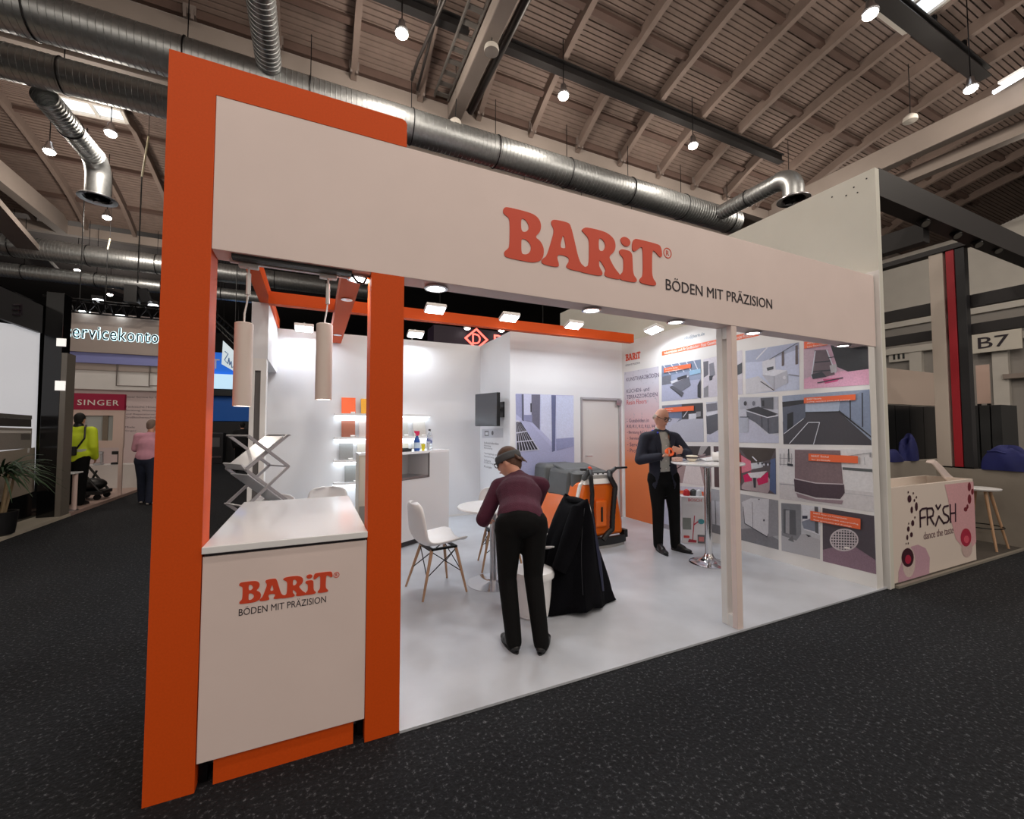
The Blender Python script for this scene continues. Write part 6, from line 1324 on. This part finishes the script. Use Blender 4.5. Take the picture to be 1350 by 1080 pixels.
# service stand with glowing letters
Yk = 15.2
t = thing('service_stand', 'grey white service stand with halo-lit lettering on its fascia', 'stand', (-6,Yk,.06))
def py_box(name, x0, y0, x1, y1, Y, d, m_):
    A = pY(x0,y0,Y); B = pY(x1,y1,Y); xm = 150 if x0 < 100 else (x0+x1)/2; return MB().box(A.x, B.x, Y, Y+d, pY(xm,y1,Y).z, pY(xm,y0,Y).z).build(name, m_, t)
FG = mat('fascia_grey',(168,156,150),.6); py_box('fascia', 20, 414, 262, 466, Yk, .05, FG)
py_box('lavender_band', 20, 464, 262, 480, Yk+.06, .04, mat('lavender',(140,146,206),.6)); py_box('grey_band', 20, 479, 262, 489, Yk+.11, .04, FG); py_box('white_band', 20, 488, 262, 514, Yk+.16, .05, WHITE)
A = pY(20,512,Yk+.3); B = pY(262,512,Yk+.3); MB().box(A.x, B.x, Yk+.3, Yk+.4, .061, pY(150,508,Yk+.3).z).build('text_wall', mat('wall_pinkish',(214,196,196),.6), t)
SV = mat('letter_dark',(34,40,48),.5); HALO = emis('halo_white',(222,242,246),.9)
a = pY(86,447,Yk); b = pY(219,440,Yk); zt, zb = pY(150,432,Yk).z, pY(150,449,Yk).z
for dx_, dz_ in ((-.013,-.013),(.013,-.013),(-.013,.013),(.013,.013)): lettering('halo_letters', 'servicekontor', (a.x+dx_, Yk-.001, zb+dz_), FRONT, HALO, t, width=b.x-a.x, height=zt-zb, depth=.004, spacing=1.1)
me_ = lettering('letters', 'servicekontor', (a.x, Yk-.012, zb), FRONT, SV, t, width=b.x-a.x, height=zt-zb, depth=.02, spacing=1.1)
for x0 in (155, 198): A = pY(x0,476,Yk+.1); B = pY(x0+43,510,Yk+.1); MB().tube([(A.x,Yk+.08,A.z),(A.x,Yk+.08,B.z),(B.x,Yk+.08,B.z)], .018, 6).build('hanging_frame', mat('frame_grey',(120,112,108),.5), t)
for i, (y, s) in enumerate(((523,'Unser Service für Gastronomie'),(536,'Technische Hinweise zur'),(541,'Beratung, Wartung und mehr'),(546,'und Reparaturservice'),(550,'Großküchentechnik'),(563,'Miele'),(568,'Singer'))):
    a = pY(165,y+1.5,Yk+.3); lettering('wall_text', s, (a.x, Yk+.299, a.z), FRONT, ink(110,96,104), t, width=min(1.15,.042*len(s)), height=.055, depth=.002)
for x, y in ((112,411),(158,416)):
    p = pY(x, y, Yk-.1); t2 = thing('panel_lamp', 'flat bright lamp on top of the grey service fascia', 'lamp', p, 'flat lamps above the service stand'); MB().box(p.x-.1,p.x+.1,p.y-.06,p.y+.06,p.z-.02,p.z+.01).build('light_panel', emis('panel_glow',(240,250,250),6), t2); MB().box(p.x-.11,p.x+.11,p.y-.07,p.y+.07,p.z+.01,p.z+.03).build('housing', BLACK, t2)
# trusses
def truss(label, a, b, h=.30, n=9, r=.022):
    a, b = V(a), V(b); t = thing('truss', label, 'truss', a); u = V((0,0,h)); s = (b-a).cross(V((0,0,1))).normalized()*h*.5
    for o_ in (V((0,0,0)), u+s*0-s, u+s): MB().tube([a+o_, b+o_], r, 8).build('chord', BLACKM, t, smooth=True)
    br = MB()
    for i in range(n):
        p0, p1, pm = a.lerp(b, i/n), a.lerp(b, (i+1)/n), a.lerp(b, (i+.5)/n)
        for q in (u-s, u+s): br.tube([p0, pm+q], r*.6, 6); br.tube([pm+q, p1], r*.6, 6)
    br.build('lattice', BLACKM, t)
    for k in (.2,.8):
        p = a.lerp(b, k)+u; MB().cyl(p, (p.x,p.y,roof2(p.y) if p.y < 18.9 else 8.05), .012, n=6).build('hanger_cable', BLACK, t)
    return t
A = pY(60,408,15.0); B = pY(262,428,15.0); TRZ = A.z; truss('black lattice truss above the service stand', (A.x,15.0,A.z), (B.x,15.0,A.z-.02), .32, 12)
for x, y in ((129,396),(202,403)):
    p = pY(x, y, 14.9); t2 = thing('truss_spot', 'bright spotlight clamped to the black truss', 'spotlight', p, 'spots on the black truss'); MB().ell(p, .12, .08, .04, 12, 6).build('lens', emis('panel_glow2',(246,250,255),8), t2, smooth=True); MB().box(p.x-.12,p.x+.12,p.y-.05,p.y+.08,p.z+.03,p.z+.12).build('housing', BLACK, t2)
p = pY(180,388,14.6); t = thing('hung_speaker', 'black loudspeaker hung above the service stand truss', 'speaker', p); MB().box(p.x-.22,p.x+.05,p.y-.15,p.y+.15,p.z-.25,p.z+.20).build('cabinet', BLACK, t); MB().tube([p+V((-.08,.1,-.1)), (p.x-.08,15.0,TRZ)], .02, 6).build('bracket', BLACKM, t); MB().obox(p+V((.18,0,-.02)), (.10,0,.03), (0,.08,0), (-.05,0,.17)).build('horn', BLACKM, t)
for px_, py_, Z in ((196,180,7.5),(145,315,7.2)):
    p = fl(px_, py_, Z); t2 = thing('lamp_pole', 'thin pale rod with a dark cable hanging over the aisle', 'rod', p, 'rods over the aisle'); q = pY(px_-9, py_+53, p.y) if px_ > 190 else pY(px_-3, py_+14, p.y)
    MB().cyl(p, q, .018, n=6).build('rod', mat('rod_pale',(222,214,180),.5), t2); MB().cyl(q, q-V((0,0,2.2)), .012, n=6).cyl(p, (p.x,p.y,roof2(p.y)), .006, n=5).build('cable', BLACK, t2)
# far blue stand
Yb = 22.0; t = thing('blue_stand', 'far blue exhibition stand with a white light fascia', 'stand', (-3.5,Yb,0)); BLS = mat('stand_blue',(22,108,214),.5); 
py_box('blue_header', 262, 466, 352, 496, Yb, .3, emis('blue_glow',(16,110,226),.45)); py_box('light_fascia', 262, 494, 352, 513, Yb-.2, .4, emis('fascia_light',(190,224,246),.8)); py_box('dark_band', 262, 512, 352, 522, Yb-.1, .4, BLACK); py_box('blue_wall', 262, 521, 337, 556, Yb+.2, .1, BLS)
A = pY(262,555,Yb+.2); B = pY(352,555,Yb+.2); MB().box(A.x, B.x, Yb+.2, Yb+.3, 0, A.z).build('dark_base', mat('dark_base',(40,40,44),.6), t)
a = pY(279,486,Yb); lettering('header_letter', 'T', (a.x, Yb-.001, a.z), FRONT, TXW, t, width=.28, height=.42, depth=.01)
t = thing('hanging_screen', 'white slanted hanging screen with blue writing before the blue stand', 'screen', pY(295,480,20))
q = [pY(294,449,20), pY(313,467,19), pY(313,492,19), pY(292,480,20)]; MB().prism(q, (0,.06,0)).build('panel', emis('screen_pale',(206,220,226),.7), t)
for k in (0,1): MB().cyl(q[k]+V((0,.03,-.02)), (q[k].x,q[k].y+.03,9.0), .012, n=6).build('hanger_cable', BLACK, t)
e1 = q[1]-q[0]; e2 = q[3]-q[0]; MB().tube([q[0]+e1*u+e2*v+V((-.01,-.02,0)) for u, v in ((.2,.35),(.42,.33),(.22,.7),(.45,.72),(.5,.45),(.58,.7),(.66,.5),(.72,.72),(.85,.6))], .016, 6).build('writing', ink(70,110,170), t)
truss('grey lattice truss sloping down to the blue stand', pY(280,425,20), pY(318,462,17), .35, 8, .03)
for k, (x, y, w_, h) in enumerate(((284,612,.5,1.3),(292,606,.6,1.0),(300,600,.7,.8),(330,604,.6,1.2),(346,606,.8,1.5))):
    p = fl(x, y); t = thing('dark_appliance', ('tall dark appliance at the far aisle','dark cabinet with a pale screen at the far aisle','low dark machine at the far aisle','dark rack beyond the walking people','dark appliance tower behind the white profile post')[k], 'appliance', (p.x,p.y,0))
    MB().box(p.x-w_/2,p.x+w_/2,p.y,p.y+.7,0,h).build('casing', mat('appliance_dark',(46,46,50),.4), t, bevel=.02); MB().box(p.x-w_*.3,p.x+w_*.25,p.y-.02,p.y,h*.55,h*.85).build('front_panel', mat('appliance_panel',(128,128,130),.3,metal=.5), t); MB().box(p.x-w_*.4,p.x+w_*.4,p.y-.03,p.y,h*.2,h*.26).build('handle_bar', CHROME, t)
